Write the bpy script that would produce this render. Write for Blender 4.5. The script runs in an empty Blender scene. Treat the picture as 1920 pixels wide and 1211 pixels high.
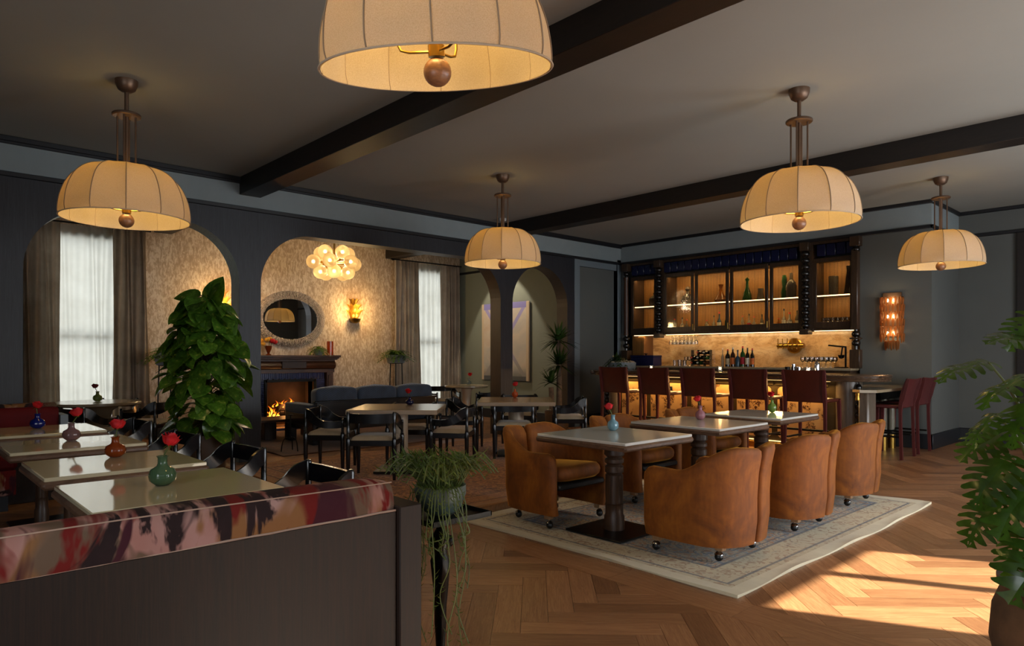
import bpy, math, random
from mathutils import Vector, Matrix
SC = bpy.context.scene
COL = SC.collection
PI = math.pi
rnd = random.Random(7)

# ---------------------------------------------------------------- camera
cam_d = bpy.data.cameras.new('camera')
cam_d.sensor_fit = 'HORIZONTAL'
cam_d.sensor_width = 36.0
cam_d.lens = 36.0 * 1277.63 / 1920.0
cam_d.shift_y = (666.13 - 605.5) / 1920.0
cam_d.clip_start = 0.05
cam_o = bpy.data.objects.new('camera', cam_d)
cam_o.location = (0.0, 0.0, 1.36)
cam_o.rotation_euler = (PI / 2, 0.0, math.radians(46.924))
COL.objects.link(cam_o)
SC.camera = cam_o
CAM_F = Vector((-math.sin(math.radians(46.924)), math.cos(math.radians(46.924)), 0))
CAM_R = Vector((math.cos(math.radians(46.924)), math.sin(math.radians(46.924)), 0))

# ---------------------------------------------------------------- view, world, sun, daylight
SC.view_settings.view_transform = 'Standard'
SC.view_settings.look = 'None'
SC.view_settings.gamma = 1.0
SC.view_settings.use_curve_mapping = False
SC.view_settings.exposure = 0.14
SC.cycles.use_denoising = True
SC.cycles.max_bounces = 8
SC.cycles.diffuse_bounces = 4
SC.cycles.glossy_bounces = 4
SC.cycles.transmission_bounces = 6
SC.cycles.transparent_max_bounces = 12
SC.cycles.sample_clamp_indirect = 4.0
SC.cycles.caustics_reflective = False
SC.cycles.caustics_refractive = False
SC.cycles.blur_glossy = 0.5

w = bpy.data.worlds.new('world'); SC.world = w
w.use_nodes = True
bg = w.node_tree.nodes['Background']
bg.inputs['Color'].default_value = (0.72, 0.86, 1.0, 1)
bg.inputs['Strength'].default_value = 0.8

def light(name, kind, loc, energy, color, rot=(0, 0, 0), size=None, size_y=None, parent=None, spread=None, radius=None):
    d = bpy.data.lights.new(name, kind)
    d.energy = energy; d.color = color
    if kind == 'AREA':
        d.shape = 'RECTANGLE'; d.size = size; d.size_y = size_y or size
        if spread: d.spread = spread
    if radius is not None and kind in ('POINT', 'SPOT'): d.shadow_soft_size = radius
    o = bpy.data.objects.new(name, d)
    o.location = loc; o.rotation_euler = rot
    COL.objects.link(o)
    if parent: o.parent = parent
    return o

SUN_DIR = Vector((-0.905, -0.425, -0.60)).normalized()      # travel direction of the sunlight
sun = light('sun', 'SUN', (4, 6, 5), 26.0, (1.0, 0.93, 0.77))
sun.rotation_euler = SUN_DIR.to_track_quat('-Z', 'Y').to_euler()
sun.data.angle = math.radians(0.7)
DAY = (0.92, 0.96, 1.0)
for i, (y0, y1) in enumerate(((-1.7, 0.0), (2.2, 3.9), (5.06, 6.75), (8.1, 9.9))):   # daylight through the right hand windows; the last is an added lamp without window
    light('daylight', 'AREA', (1.9 if i < 3 else 1.42, (y0 + y1) / 2, 1.45), (8, 42, 160, 115)[i], DAY, (0, PI / 2, 0), 2.3, y1 - y0)
for y0, y1 in ((1.62, 3.0), (8.15, 9.55)):                                # daylight behind the two sheer curtains
    light('daylight', 'AREA', (-12.62, (y0 + y1) / 2, 1.65), 42, (1.0, 0.98, 0.93), (0, -PI / 2, 0), 3.1, y1 - y0)
light('daylight', 'AREA', (-0.6, -2.35, 1.5), 70, DAY, (PI / 2, 0, 0), 2.6, 2.2)   # window behind the photographer

# ---------------------------------------------------------------- node helpers
def lin(h):
    if isinstance(h, (tuple, list)): return tuple(h[:3]) + (1.0,)
    h = h.lstrip('#'); o = []
    for i in (0, 2, 4):
        v = int(h[i:i + 2], 16) / 255
        o.append(v / 12.92 if v <= 0.04045 else ((v + 0.055) / 1.055) ** 2.4)
    return tuple(o) + (1.0,)

class NT:
    def __init__(s, name):
        s.m = bpy.data.materials.new(name); s.m.use_nodes = True
        s.t = s.m.node_tree; s.t.nodes.clear()
        s.out = s.t.nodes.new('ShaderNodeOutputMaterial')
        s._tc = None
    def n(s, typ, ins=None, **props):
        nd = s.t.nodes.new('ShaderNode' + typ)
        for k, v in props.items(): setattr(nd, k, v)
        for k, v in (ins or {}).items(): s.put(nd.inputs[k], v)
        return nd
    def put(s, sock, v):
        if isinstance(v, bpy.types.NodeSocket): s.t.links.new(v, sock)
        elif isinstance(v, bpy.types.Node): s.t.links.new(v.outputs[0], sock)
        elif isinstance(v, str): sock.default_value = lin(v)
        elif isinstance(v, tuple) and len(v) == 3 and sock.type == 'RGBA': sock.default_value = v + (1,)
        else: sock.default_value = v
    def tc(s, which='Object'):
        if s._tc is None: s._tc = s.t.nodes.new('ShaderNodeTexCoord')
        return s._tc.outputs[which]
    def map(s, scale=(1, 1, 1), rot=(0, 0, 0), loc=(0, 0, 0), src=None):
        return s.n('Mapping', {'Vector': src if src is not None else s.tc(), 'Scale': scale, 'Rotation': rot, 'Location': loc}).outputs[0]
    def noise(s, scale, detail=3, rough=.55, dist=0, vec=None, col=False):
        nd = s.n('TexNoise', {'Scale': scale, 'Detail': detail, 'Roughness': rough, 'Distortion': dist, 'Vector': vec if vec is not None else s.tc()})
        return nd.outputs['Color' if col else 'Fac']
    def vor(s, scale, vec=None, feature='F1', out='Distance', rand=1.0):
        nd = s.n('TexVoronoi', {'Scale': scale, 'Vector': vec if vec is not None else s.tc(), 'Randomness': rand}, feature=feature)
        return nd.outputs[out]
    def wave(s, scale, dist=0, vec=None, direction='X', detail=2, dscale=1, kind='BANDS', profile='SIN'):
        nd = s.n('TexWave', {'Scale': scale, 'Distortion': dist, 'Detail': detail, 'Detail Scale': dscale, 'Vector': vec if vec is not None else s.tc()}, wave_type=kind, wave_profile=profile)
        if kind == 'BANDS': nd.bands_direction = direction
        return nd.outputs['Fac']
    def ramp(s, fac, stops, interp='LINEAR'):
        nd = s.n('ValToRGB', {'Fac': fac}); cr = nd.color_ramp; cr.interpolation = interp
        while len(cr.elements) < len(stops): cr.elements.new(0.5)
        for e, (p, c) in zip(cr.elements, stops): e.position = p; e.color = lin(c)
        return nd.outputs[0]
    def mix(s, f, a, b, mode='MIX'):
        nd = s.n('Mix', data_type='RGBA', blend_type=mode)
        s.put(nd.inputs[0], f); s.put(nd.inputs[6], a); s.put(nd.inputs[7], b)
        return nd.outputs[2]
    def math(s, op, a, b=0.0, c=0.0):
        nd = s.n('Math', operation=op); s.put(nd.inputs[0], a); s.put(nd.inputs[1], b); s.put(nd.inputs[2], c)
        return nd.outputs[0]
    def sep(s, vec): return s.n('SeparateXYZ', {'Vector': vec}).outputs
    def bump(s, h, strength=.3, dist=.01):
        return s.n('Bump', {'Height': h, 'Strength': strength, 'Distance': dist}).outputs[0]
    def pr(s, col, rough=.5, metal=0., bump=None, **kw):
        p = s.n('BsdfPrincipled', {'Base Color': col, 'Roughness': rough, 'Metallic': metal})
        if bump is not None: s.put(p.inputs['Normal'], bump)
        for k, v in kw.items(): s.put(p.inputs[k.replace('_', ' ')], v)
        s.fin(p); return p
    def fin(s, sh): s.t.links.new(sh.outputs[0], s.out.inputs['Surface'])

def plain(name, c, rough=.5, metal=0., var=.12, vs=6., bump=0., bs=60., **kw):
    t = NT(name); a = lin(c)
    lo = tuple(v * (1 - var) for v in a[:3]); hi = tuple(min(1, v * (1 + var)) for v in a[:3])
    col = t.ramp(t.noise(vs, 4), [(.3, lo), (.7, hi)])
    b = t.bump(t.noise(bs, 4), bump, .004) if bump else None
    t.pr(col, rough, metal, b, **kw); return t.m

def wood(name, c1, c2, stretch=(14, 14, 1.2), rough=.45, bump=.15, scale=2.5, src='Object', rand=0., **kw):
    t = NT(name); v = t.map(stretch, src=t.tc(src))
    if rand:
        oi = t.n('ObjectInfo').outputs['Random']
        v = t.n('VectorMath', {0: v, 1: t.n('CombineXYZ', {0: t.math('MULTIPLY', oi, 37.), 1: t.math('MULTIPLY', oi, 91.)}).outputs[0]}, operation='ADD').outputs[0]
    f = t.noise(scale, 6, .6, 1.2, v); f2 = t.noise(scale * 6, 3, .6, 0, v)
    g = t.math('ADD', t.math('MULTIPLY', f, .75), t.math('MULTIPLY', f2, .25))
    col = t.ramp(g, [(.32, c1), (.68, c2)])
    if rand:
        col = t.mix(1.0, col, t.ramp(oi, [(0, (1 - rand,) * 3), (1, (1 + rand,) * 3)]), 'MULTIPLY')
    t.pr(col, rough, 0, t.bump(g, bump, .003), **kw); return t.m

def cloth(name, c1, c2, weave=220., rough=.9, sheen=.2, patch=5., wz=True, **kw):
    t = NT(name)
    col = t.ramp(t.noise(patch, 5, .6), [(.3, c1), (.7, c2)])
    a = t.wave(weave, 1, direction='X'); b = t.wave(weave, 1, direction='Z' if wz else 'Y')
    t.pr(col, rough, 0, t.bump(t.math('ADD', a, b), .12, .002), Sheen_Weight=sheen, Sheen_Roughness=.4, **kw); return t.m

def emit(name, c, strength):
    t = NT(name); e = t.n('Emission', {'Color': c, 'Strength': strength}); t.fin(e); return t.m

def glass(name, c, rough=.03, alpha=.35, ior=1.45):
    """cheap clear glass: fresnel gloss over tinted transparency"""
    t = NT(name)
    tr = t.n('BsdfTransparent', {'Color': c}); gl = t.n('BsdfGlossy', {'Color': (1, 1, 1), 'Roughness': rough})
    fr = t.n('Fresnel', {'IOR': ior})
    f = t.math('ADD', fr.outputs[0], alpha * .12)
    mx = t.n('MixShader', {0: f, 1: tr.outputs[0], 2: gl.outputs[0]})
    t.fin(mx); return t.m

def tinted(name, c, rough=.08, body=.5):
    """coloured glass: partly transparent tint, partly glossy body colour"""
    t = NT(name); a = lin(c)
    tr = t.n('BsdfTransparent', {'Color': tuple(min(1, v * 1.3 + .02) for v in a[:3])})
    p = t.n('BsdfPrincipled', {'Base Color': c, 'Roughness': rough, 'Specular IOR Level': .6})
    mx = t.n('MixShader', {0: body, 1: tr.outputs[0], 2: p.outputs[0]})
    t.fin(mx); return t.m

# ---------------------------------------------------------------- mesh builder
class MB:
    def __init__(s): s.v = []; s.f = []; s.uv = None
    def add(s, vs, fs, M=None):
        o = len(s.v)
        s.v.extend((tuple(M @ Vector(p)) if M is not None else tuple(p)) for p in vs)
        s.f.extend(tuple(i + o for i in f) for f in fs); return s
    def box(s, c, d, bev=0.0, M=None, rz=0.0):
        hx, hy, hz = d[0] / 2, d[1] / 2, d[2] / 2
        b = min(bev, hx * .95, hy * .95, hz * .95)
        if rz:
            R = Matrix.Translation(Vector(c)) @ Matrix.Rotation(rz, 4, 'Z'); M = R if M is None else M @ R; c = (0, 0, 0)
        cx, cy, cz = c
        if b <= 0:
            vs = [(cx + x * hx, cy + y * hy, cz + z * hz) for z in (-1, 1) for y in (-1, 1) for x in (-1, 1)]
            fs = [(0, 2, 3, 1), (4, 5, 7, 6), (0, 1, 5, 4), (2, 6, 7, 3), (0, 4, 6, 2), (1, 3, 7, 5)]
            return s.add(vs, fs, M)
        vs = []; idx = {}
        for x in (-1, 1):
            for y in (-1, 1):
                for z in (-1, 1):
                    for a in range(3):
                        p = [x * hx, y * hy, z * hz]
                        for k in range(3):
                            if k != a: p[k] -= (x, y, z)[k] * b
                        idx[(x, y, z, a)] = len(vs); vs.append((cx + p[0], cy + p[1], cz + p[2]))
        fs = []
        for a in range(3):
            u, w_ = (a + 1) % 3, (a + 2) % 3
            for sg in (-1, 1):
                q = []
                for (pu, pw) in ((-1, -1), (1, -1), (1, 1), (-1, 1)):
                    k = [0, 0, 0]; k[a] = sg; k[u] = pu; k[w_] = pw
                    q.append(idx[(k[0], k[1], k[2], a)])
                fs.append(tuple(q) if sg > 0 else tuple(reversed(q)))
            for pu in (-1, 1):          # edges parallel to axis a
                for pw in (-1, 1):
                    k0 = [0, 0, 0]; k0[u] = pu; k0[w_] = pw
                    k1 = list(k0); k0[a] = -1; k1[a] = 1
                    q = [idx[tuple(k0) + (u,)], idx[tuple(k1) + (u,)], idx[tuple(k1) + (w_,)], idx[tuple(k0) + (w_,)]]
                    fs.append(tuple(q) if pu * pw < 0 else tuple(reversed(q)))
        for x in (-1, 1):
            for y in (-1, 1):
                for z in (-1, 1):
                    q = [idx[(x, y, z, a)] for a in range(3)]
                    fs.append(tuple(q) if x * y * z > 0 else tuple(reversed(q)))
        return s.add(vs, fs, M)
    def b2(s, x0, x1, y0, y1, z0, z1, bev=0.0, M=None):
        return s.box(((x0 + x1) / 2, (y0 + y1) / 2, (z0 + z1) / 2), (abs(x1 - x0), abs(y1 - y0), abs(z1 - z0)), bev, M)
    def lathe(s, prof, n=20, c=(0, 0, 0), M=None, lobes=None, arc=None):
        """prof = [(r, z)...] bottom to top; closes at r ~ 0"""
        vs = []; fs = []; rows = []
        full = arc is None
        for (r, z) in prof:
            if r < 1e-5: rows.append([len(vs)]); vs.append((c[0], c[1], c[2] + z)); continue
            row = []
            for i in range(n if full else n + 1):
                a = 2 * PI * i / n if full else arc[0] + (arc[1] - arc[0]) * i / n
                k = lobes(a, z) if lobes else 1.0
                row.append(len(vs)); vs.append((c[0] + r * k * math.cos(a), c[1] + r * k * math.sin(a), c[2] + z))
            rows.append(row)
        for A, B in zip(rows, rows[1:]):
            if len(A) == 1 and len(B) == 1: continue
            m = max(len(A), len(B)); rng = range(m if full else m - 1)
            for i in rng:
                j = (i + 1) % m
                if len(A) == 1: fs.append((A[0], B[j], B[i]))
                elif len(B) == 1: fs.append((A[i], A[j], B[0]))
                else: fs.append((A[i], A[j], B[j], B[i]))
        return s.add(vs, fs, M)
    def cyl(s, c, r, h, n=16, M=None, r2=None):
        return s.lathe([(0, 0), (r, 0), (r if r2 is None else r2, h), (0, h)], n, c, M)
    def ball(s, c, r, n=14, m=8, M=None):
        rr = r if isinstance(r, (tuple, list)) else (r, r, r)
        prof = [(max(0, math.sin(PI * i / m)), -math.cos(PI * i / m)) for i in range(m + 1)]
        prof[0] = (0, -1); prof[-1] = (0, 1)
        T = Matrix.Translation(Vector(c)) @ Matrix.Diagonal((rr[0], rr[1], rr[2], 1))
        return s.lathe(prof, n, (0, 0, 0), T if M is None else M @ T)
    def tube(s, pts, r, n=8, M=None, cap=True, sec=None, up=None):
        """sweep a circle (or section sec [(u,v)]) along pts; r = number or list"""
        P = [Vector(p) for p in pts]; k = len(P)
        if not isinstance(r, (list, tuple)): r = [r] * k
        vs = []; fs = []; rows = []
        pu = Vector(up) if up is not None else None
        for i in range(k):
            d = (P[min(i + 1, k - 1)] - P[max(i - 1, 0)])
            d = d.normalized() if d.length > 1e-9 else Vector((0, 0, 1))
            if up is not None: a = Vector(up)
            else:
                a = pu if pu is not None else (Vector((0, 0, 1)) if abs(d.z) < .9 else Vector((1, 0, 0)))
            b = d.cross(a)
            b = b.normalized() if b.length > 1e-6 else d.orthogonal().normalized()
            a2 = b.cross(d).normalized()
            if up is None: pu = a2
            row = []
            S = sec if sec else [(math.cos(2 * PI * j / n), math.sin(2 * PI * j / n)) for j in range(n)]
            for (u, v) in S:
                row.append(len(vs)); vs.append(tuple(P[i] + b * (u * r[i]) + a2 * (v * r[i])))
            rows.append(row)
        m = len(rows[0])
        for A, B in zip(rows, rows[1:]):
            for j in range(m): fs.append((A[j], A[(j + 1) % m], B[(j + 1) % m], B[j]))
        if cap: fs.append(tuple(reversed(rows[0]))); fs.append(tuple(rows[-1]))
        return s.add(vs, fs, M)
    def prism(s, poly, z0, z1, M=None):
        n = len(poly)
        vs = [(x, y, z0) for x, y in poly] + [(x, y, z1) for x, y in poly]
        fs = [tuple(range(n - 1, -1, -1)), tuple(range(n, 2 * n))] + [(i, (i + 1) % n, n + (i + 1) % n, n + i) for i in range(n)]
        return s.add(vs, fs, M)
    def grid(s, fn, nu, nv, closed_u=False, M=None):
        vs = [tuple(fn(i / (nu if closed_u else nu), j / nv)) for j in range(nv + 1) for i in range(nu if closed_u else nu + 1)]
        m = nu if closed_u else nu + 1; fs = []
        for j in range(nv):
            for i in range(nu):
                a, b = j * m + i, j * m + (i + 1) % m
                fs.append((a, b, b + m, a + m))
        return s.add(vs, fs, M)
    def mesh(s, name, mats, angle=38, mi=None):
        me = bpy.data.meshes.new(name)
        me.from_pydata(s.v, [], s.f)
        for m in (mats if isinstance(mats, (list, tuple)) else [mats]): me.materials.append(m)
        me.polygons.foreach_set('use_smooth', [True] * len(me.polygons))
        if mi: me.polygons.foreach_set('material_index', mi)
        me.validate(); me.update()
        try: me.set_sharp_from_angle(angle=math.radians(angle))
        except Exception: pass
        return me
    def obj(s, name, mat, parent=None, angle=38, label=None, kind=None, loc=None, mi=None):
        o = bpy.data.objects.new(name, s.mesh(name, mat, angle, mi))
        COL.objects.link(o)
        if parent is not None: o.parent = parent
        if loc is not None: o.location = loc
        if label: o['label'] = label
        if kind: o['kind'] = kind
        return o

def inst(name, me, parent=None, loc=(0, 0, 0), rot=(0, 0, 0), scale=None, mat=None):
    o = bpy.data.objects.new(name, me); COL.objects.link(o)
    if mat is not None: o.matrix_local = mat
    else:
        o.location = loc; o.rotation_euler = rot
        if scale: o.scale = scale if isinstance(scale, (tuple, list)) else (scale,) * 3
    if parent is not None: o.parent = parent
    return o

def tag(o, label, cat, group=None):
    o['label'] = label; o['category'] = cat
    if group: o['group'] = group
    return o
def thing(name, label, cat, loc=(0, 0, 0), rz=0.0, group=None):
    o = bpy.data.objects.new(name, None); COL.objects.link(o)
    o.empty_display_size = .1
    o.location = loc; o.rotation_euler = (0, 0, rz)
    return tag(o, label, cat, group)
def dup(root, label, loc, rz=None, group=None):
    def cp(o, par):
        c = o.copy(); COL.objects.link(c); c.parent = par
        for ch in list(o.children): cp(ch, c)
        return c
    r = root.copy(); COL.objects.link(r); r.location = loc
    if rz is not None: r.rotation_euler = (0, 0, rz)
    for ch in list(root.children): cp(ch, r)
    r['label'] = label
    if group: r['group'] = group
    return r
def struct(mb, name, mat, parent=None, angle=38):
    o = mb.obj(name, mat, parent, angle)
    if parent is None: o['kind'] = 'structure'
    return o
def spline(pts, n):
    """Catmull-Rom through pts"""
    P = [Vector(p) for p in pts]; out = []
    for i in range(len(P) - 1):
        p0 = P[max(i - 1, 0)]; p1 = P[i]; p2 = P[i + 1]; p3 = P[min(i + 2, len(P) - 1)]
        for k in range(n):
            t = k / n
            out.append(.5 * ((2 * p1) + (p2 - p0) * t + (2 * p0 - 5 * p1 + 4 * p2 - p3) * t * t + (3 * p1 - p0 - 3 * p2 + p3) * t ** 3))
    out.append(P[-1]); return out
# ---------------------------------------------------------------- materials
M = {}
M['ceiling'] = plain('ceiling_paint', '#94938b', .9, var=.03, vs=1.2)
M['wall_dark'] = wood('dark_veneer', '#14151a', '#292a31', (22, 22, 1.1), .5, .12)
M['reveal'] = wood('lit_reveal_veneer', '#5d6b68', '#8b9894', (22, 22, 1.1), .5, .1)  # leftmost arch veneer, window light painted in as a paler tone
M['beam'] = wood('beam_stain', '#0c0a0a', '#1f1814', (2, 12, 12), .45, .15)
M['beam_v'] = wood('brown_black_veneer', '#1c1512', '#372a22', (22, 22, 1.1), .5, .12)
M['trim'] = plain('black_trim', '#16161a', .45, var=.1)
M['fascia'] = plain('fascia_paint', '#848d8f', .85, var=.03)
M['wall_grey'] = plain('wall_paint', '#595b58', .85, var=.04, vs=2)
M['casing'] = plain('casing_paint', '#6b757b', .6, var=.03)
M['wall_olive'] = plain('olive_wall_paint', '#7b7e70', .85, var=.04, vs=2)
M['base'] = plain('baseboard_paint', '#1c1e22', .45, var=.05)
def wallpaper():
    t = NT('mottled_wallpaper')
    v = t.map((1, 1, .45))
    f = t.noise(28, 4, .58, .6, v); g = t.noise(5, 2, .5, 0, v)
    k = t.math('ADD', t.math('MULTIPLY', f, .8), t.math('MULTIPLY', g, .2))
    col = t.ramp(k, [(.40, '#b3997b'), (.5, '#c6ad90'), (.58, '#dcc9ae')])
    t.pr(col, t.ramp(k, [(.45, (.7,) * 3), (.6, (.4,) * 3)]), .0, t.bump(k, .25, .004)); return t.m
M['wallpaper'] = wallpaper()
def floorwood():
    t = NT('oak_planks')
    uv = t.tc('UV'); v = t.map((1.6, 26, 1), src=uv)
    f = t.noise(2.2, 6, .62, 1.4, v); f2 = t.noise(16, 3, .6, 0, v)
    g = t.math('ADD', t.math('MULTIPLY', f, .7), t.math('MULTIPLY', f2, .3))
    oi = t.n('ObjectInfo').outputs['Random']; ri = t.n('NewGeometry').outputs['Random Per Island']
    r = t.math('FRACT', t.math('ADD', oi, ri))
    col = t.ramp(g, [(.3, '#764e31'), (.5, '#946847'), (.7, '#ac845d')])
    col = t.mix(1.0, col, t.ramp(r, [(0, (.58, .54, .50)), (.5, (.93, .91, .88)), (1, (1.2, 1.18, 1.14))]), 'MULTIPLY')
    t.pr(col, t.ramp(g, [(.3, (.42,) * 3), (.7, (.3,) * 3)]), 0, t.bump(g, .12, .002)); return t.m
M['plank'] = floorwood()
M['slab'] = plain('floor_joint', '#1e130c', .8)
M['iron'] = plain('black_iron', '#15130f', .45, .6, var=.2, bump=.3, bs=40)
M['black_lacquer'] = plain('black_lacquer', '#0b0c10', .22, var=.1, Coat_Weight=.4, Coat_Roughness=.1)
M['steel_black'] = plain('black_steel', '#171310', .3, .3, var=.15)
M['brass'] = plain('aged_brass', '#a9853f', .28, 1.0, var=.12)
M['bronze'] = plain('dark_bronze', '#6a5240', .42, .6, var=.15)
M['chrome'] = plain('chrome', '#c9cacd', .12, 1.0, var=.03)
M['walnut'] = wood('walnut', '#33231a', '#5c4331', (14, 14, 1.5), .4, .1, rand=.1)
M['walnut_edge'] = wood('walnut_edge', '#4a3527', '#755845', (5, 5, 14), .38, .08)
M['oak_leg'] = wood('pale_oak', '#8a6a4a', '#b08c66', (10, 10, 2), .5, .1)
M['banq_wood'] = wood('smoked_oak', '#0f0805', '#25150b', (30, 30, 1.0), .65, .12, 3, Specular_IOR_Level=.3)
M['bar_wood'] = wood('bar_walnut', '#241a13', '#4b3726', (12, 12, 1.3), .35, .08)
M['bar_rail'] = wood('bar_rail_walnut', '#33251a', '#6a5240', (1.5, 14, 14), .25, .06, Coat_Weight=.4)
M['bobbin'] = plain('bobbin_turning', '#140f0c', .25, var=.15, Coat_Weight=.3)
M['mahog'] = wood('mantel_mahogany', '#301a0e', '#5e3a24', (12, 1.6, 12), .4, .1)
M['mahog_v'] = wood('mantel_upright', '#301a0e', '#5a3722', (12, 12, 1.6), .4, .1)
M['carved'] = plain('carved_mahogany', '#2c1a10', .5, var=.3, vs=30, bump=.8, bs=45)
M['leather'] = plain('oxblood_leather', '#48170b', .42, var=.14, vs=9, bump=.12, bs=160, Coat_Weight=.1)
M['leather_side'] = plain('burgundy_leather', '#4f1f1e', .4, var=.12, vs=9, bump=.1, bs=160)
M['seat_cloth'] = cloth('chair_linen', '#9c8a72', '#b3a188', 260)
def drapem():
    t = NT('taupe_drape')
    c = t.ramp(t.noise(3, 5, .6), [(.3, '#8f7f6e'), (.7, '#ab9c8a')])
    p = t.n('BsdfPrincipled', {'Base Color': c, 'Roughness': .95, 'Normal': t.bump(t.wave(260, 1, direction='Z'), .1, .002)}); tl = t.n('BsdfTranslucent', {'Color': c})
    t.fin(t.n('MixShader', {0: .2, 1: p.outputs[0], 2: tl.outputs[0]})); return t.m
M['drape'] = drapem()
def sheer():
    t = NT('sheer_voile')
    c = t.ramp(t.noise(2, 3), [(.3, '#d9d6cc'), (.7, '#eceae2')])
    d = t.n('BsdfDiffuse', {'Color': c}); tl = t.n('BsdfTranslucent', {'Color': c}); tr = t.n('BsdfTransparent', {'Color': (.93, .95, .93)})
    a = t.n('MixShader', {0: .62, 1: d.outputs[0], 2: tl.outputs[0]})
    b = t.n('MixShader', {0: .1, 1: a.outputs[0], 2: tr.outputs[0]}); t.fin(b); return t.m
M['sheer'] = sheer()
def shade():
    t = NT('linen_shade')
    c = t.ramp(t.noise(260, 2, .6), [(.35, '#b5a48e'), (.65, '#cabaa4')])
    d = t.n('BsdfDiffuse', {'Color': c}); tl = t.n('BsdfTranslucent', {'Color': '#c2a062'})
    a = t.n('MixShader', {0: .27, 1: d.outputs[0], 2: tl.outputs[0]}); t.fin(a); return t.m
M['shade'] = shade()
M['shade_piping'] = plain('shade_piping', '#8f7a62', .9)
M['rim_tape'] = plain('shade_rim_tape', '#b39f86', .9)
M['turned_ball'] = wood('turned_ball', '#6b4630', '#9a6c48', (5, 5, 9), .35, .05)
def velvet():
    t = NT('amber_velvet')
    n = t.noise(3.2, 5, .62, .8); n2 = t.noise(42, 2, .5, 0, t.map((1, 1, .25)))
    k = t.math('ADD', t.math('MULTIPLY', n, .8), t.math('MULTIPLY', n2, .2))
    c = t.ramp(k, [(.33, '#5c2d04'), (.5, '#7d4307'), (.67, '#9a590f')])
    t.pr(c, .75, 0, t.bump(n2, .06, .003), Sheen_Weight=.7, Sheen_Roughness=.28, Sheen_Tint='#ffae3c'); return t.m
M['velvet'] = velvet()
M['red_velvet'] = plain('crimson_velvet', '#4e0508', .75, var=.2, vs=4, Sheen_Weight=.08, Sheen_Tint=(.8, .1, .1), Specular_IOR_Level=.2)
def floral():
    t = NT('watercolour_velvet')
    def layer(loc, sc, lo, hi, det=3):
        return t.ramp(t.noise(1.0, det, .62, .9, t.map(sc, (0, 0, 0), loc)), [(lo, (0, 0, 0)), (hi, (1, 1, 1))])
    c = t.ramp(t.noise(3, 3), [(.35, '#96695f'), (.65, '#a98a84')])
    c = t.mix(layer((3.1, 1.7, 0), (1.2, 3.4, 2.2), .50, .58), c, '#7d5834')
    c = t.mix(layer((9.2, 4.4, 2), (1.2, 3.2, 2.0), .55, .60), c, '#5d4c3c')
    c = t.mix(layer((5.5, 8.3, 5), (1.2, 3.0, 1.6), .50, .55, 4), c, '#62100c')
    c = t.mix(layer((7.7, 2.9, 8), (1.2, 3.6, 2.0), .55, .60, 4), c, '#34101c')
    c = t.mix(layer((1.3, 6.1, 3), (1.2, 4.0, 2.2), .55, .59, 5), c, '#171012')
    c = t.mix(t.math('MULTIPLY', t.noise(14, 4, .7), .14), c, '#6b4a48')
    t.pr(c, .9, 0, None, Specular_IOR_Level=.2); return t.m
M['floral'] = floral()
M['seam'] = plain('velvet_seam', '#a08878', .9)
M['pillow'] = plain('patterned_pillow', '#3c4038', .9, var=.9, vs=34)
def slate():
    t = NT('slate_velvet')
    a = t.wave(13, .5, t.map((1, 1, 1.6)), 'DIAGONAL'); c = t.ramp(t.noise(7, 4), [(.3, '#27303e'), (.7, '#3a4658')])
    c = t.mix(t.math('MULTIPLY', a, .55), c, '#161b26')
    t.pr(c, .8, 0, t.bump(a, .3, .004), Sheen_Weight=.5, Sheen_Tint=(.5, .6, .8)); return t.m
M['blue_velvet'] = slate()
M['navy_velvet'] = plain('navy_velvet', '#0e1026', .8, var=.2, Sheen_Weight=.3)
def stone(name, base, vein, rough, k=1.0, dark=.55):
    t = NT(name)
    n = t.noise(2.4 * k, 6, .65, 2.2); n2 = t.noise(5 * k, 5, .7, 1.0)
    c = t.ramp(n, [(.30, vein), (.40, base), (.62, base), (.72, vein)])
    c = t.mix(t.math('MULTIPLY', n2, dark), base, c); t.pr(c, rough, 0, None, Specular_IOR_Level=.6); return t.m
M['quartz'] = stone('white_quartz', '#cdcac2', '#b5b2ab', .1, 2.5)
M['cream_stone'] = stone('cream_stone', '#c2b596', '#a39677', .06, 2.0)
M['travertine'] = stone('travertine', '#917a61', '#6f5b44', .24, 2.2, .9)
M['pedestal'] = stone('pedestal_stone', '#a8937a', '#6f563b', .35, 3.2, .9)
M['grey_stone'] = stone('grey_stone', '#7e7766', '#656052', .2, 2.5)
M['counter'] = stone('counter_stone', '#9a8a70', '#7d6d55', .2, 2.5)
def splash():
    t = NT('onyx_marble')
    n = t.noise(1.5, 7, .62, 1.6, t.map((1, 1, 1.4), (0, .5, 0))); n2 = t.noise(3.2, 6, .7, 2.5, t.map((.6, 1, 2.2), (0, -.6, 0)))
    c = t.ramp(n, [(.3, '#8d6f4e'), (.45, '#b8976c'), (.6, '#c9b08a'), (.72, '#97866f')])
    vn = t.ramp(n2, [(.47, (0, 0, 0)), (.495, (1, 1, 1)), (.52, (0, 0, 0))])
    c = t.mix(t.math('MULTIPLY', vn, .5), c, '#5a442c'); t.pr(c, .18); return t.m
M['splash'] = splash()
def burl():
    t = NT('burl_panel')
    v = t.vor(7, t.map((1, 1, .75)), out='Distance'); n = t.noise(13, 5, .7, 1.2); n2 = t.noise(3, 4)
    m = t.math('MULTIPLY', t.ramp(t.noise(22, 5, .7, 1.5), [(.47, (0, 0, 0)), (.53, (1, 1, 1))]), t.ramp(t.noise(5.5, 2), [(.54, (0, 0, 0)), (.60, (1, 1, 1))]))
    c = t.ramp(n2, [(.3, '#b98a50'), (.7, '#d6ac70')]); c = t.mix(m, c, '#4c2a12'); t.pr(c, .3, 0, None, Coat_Weight=.3); return t.m
M['burl'] = burl()
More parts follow.
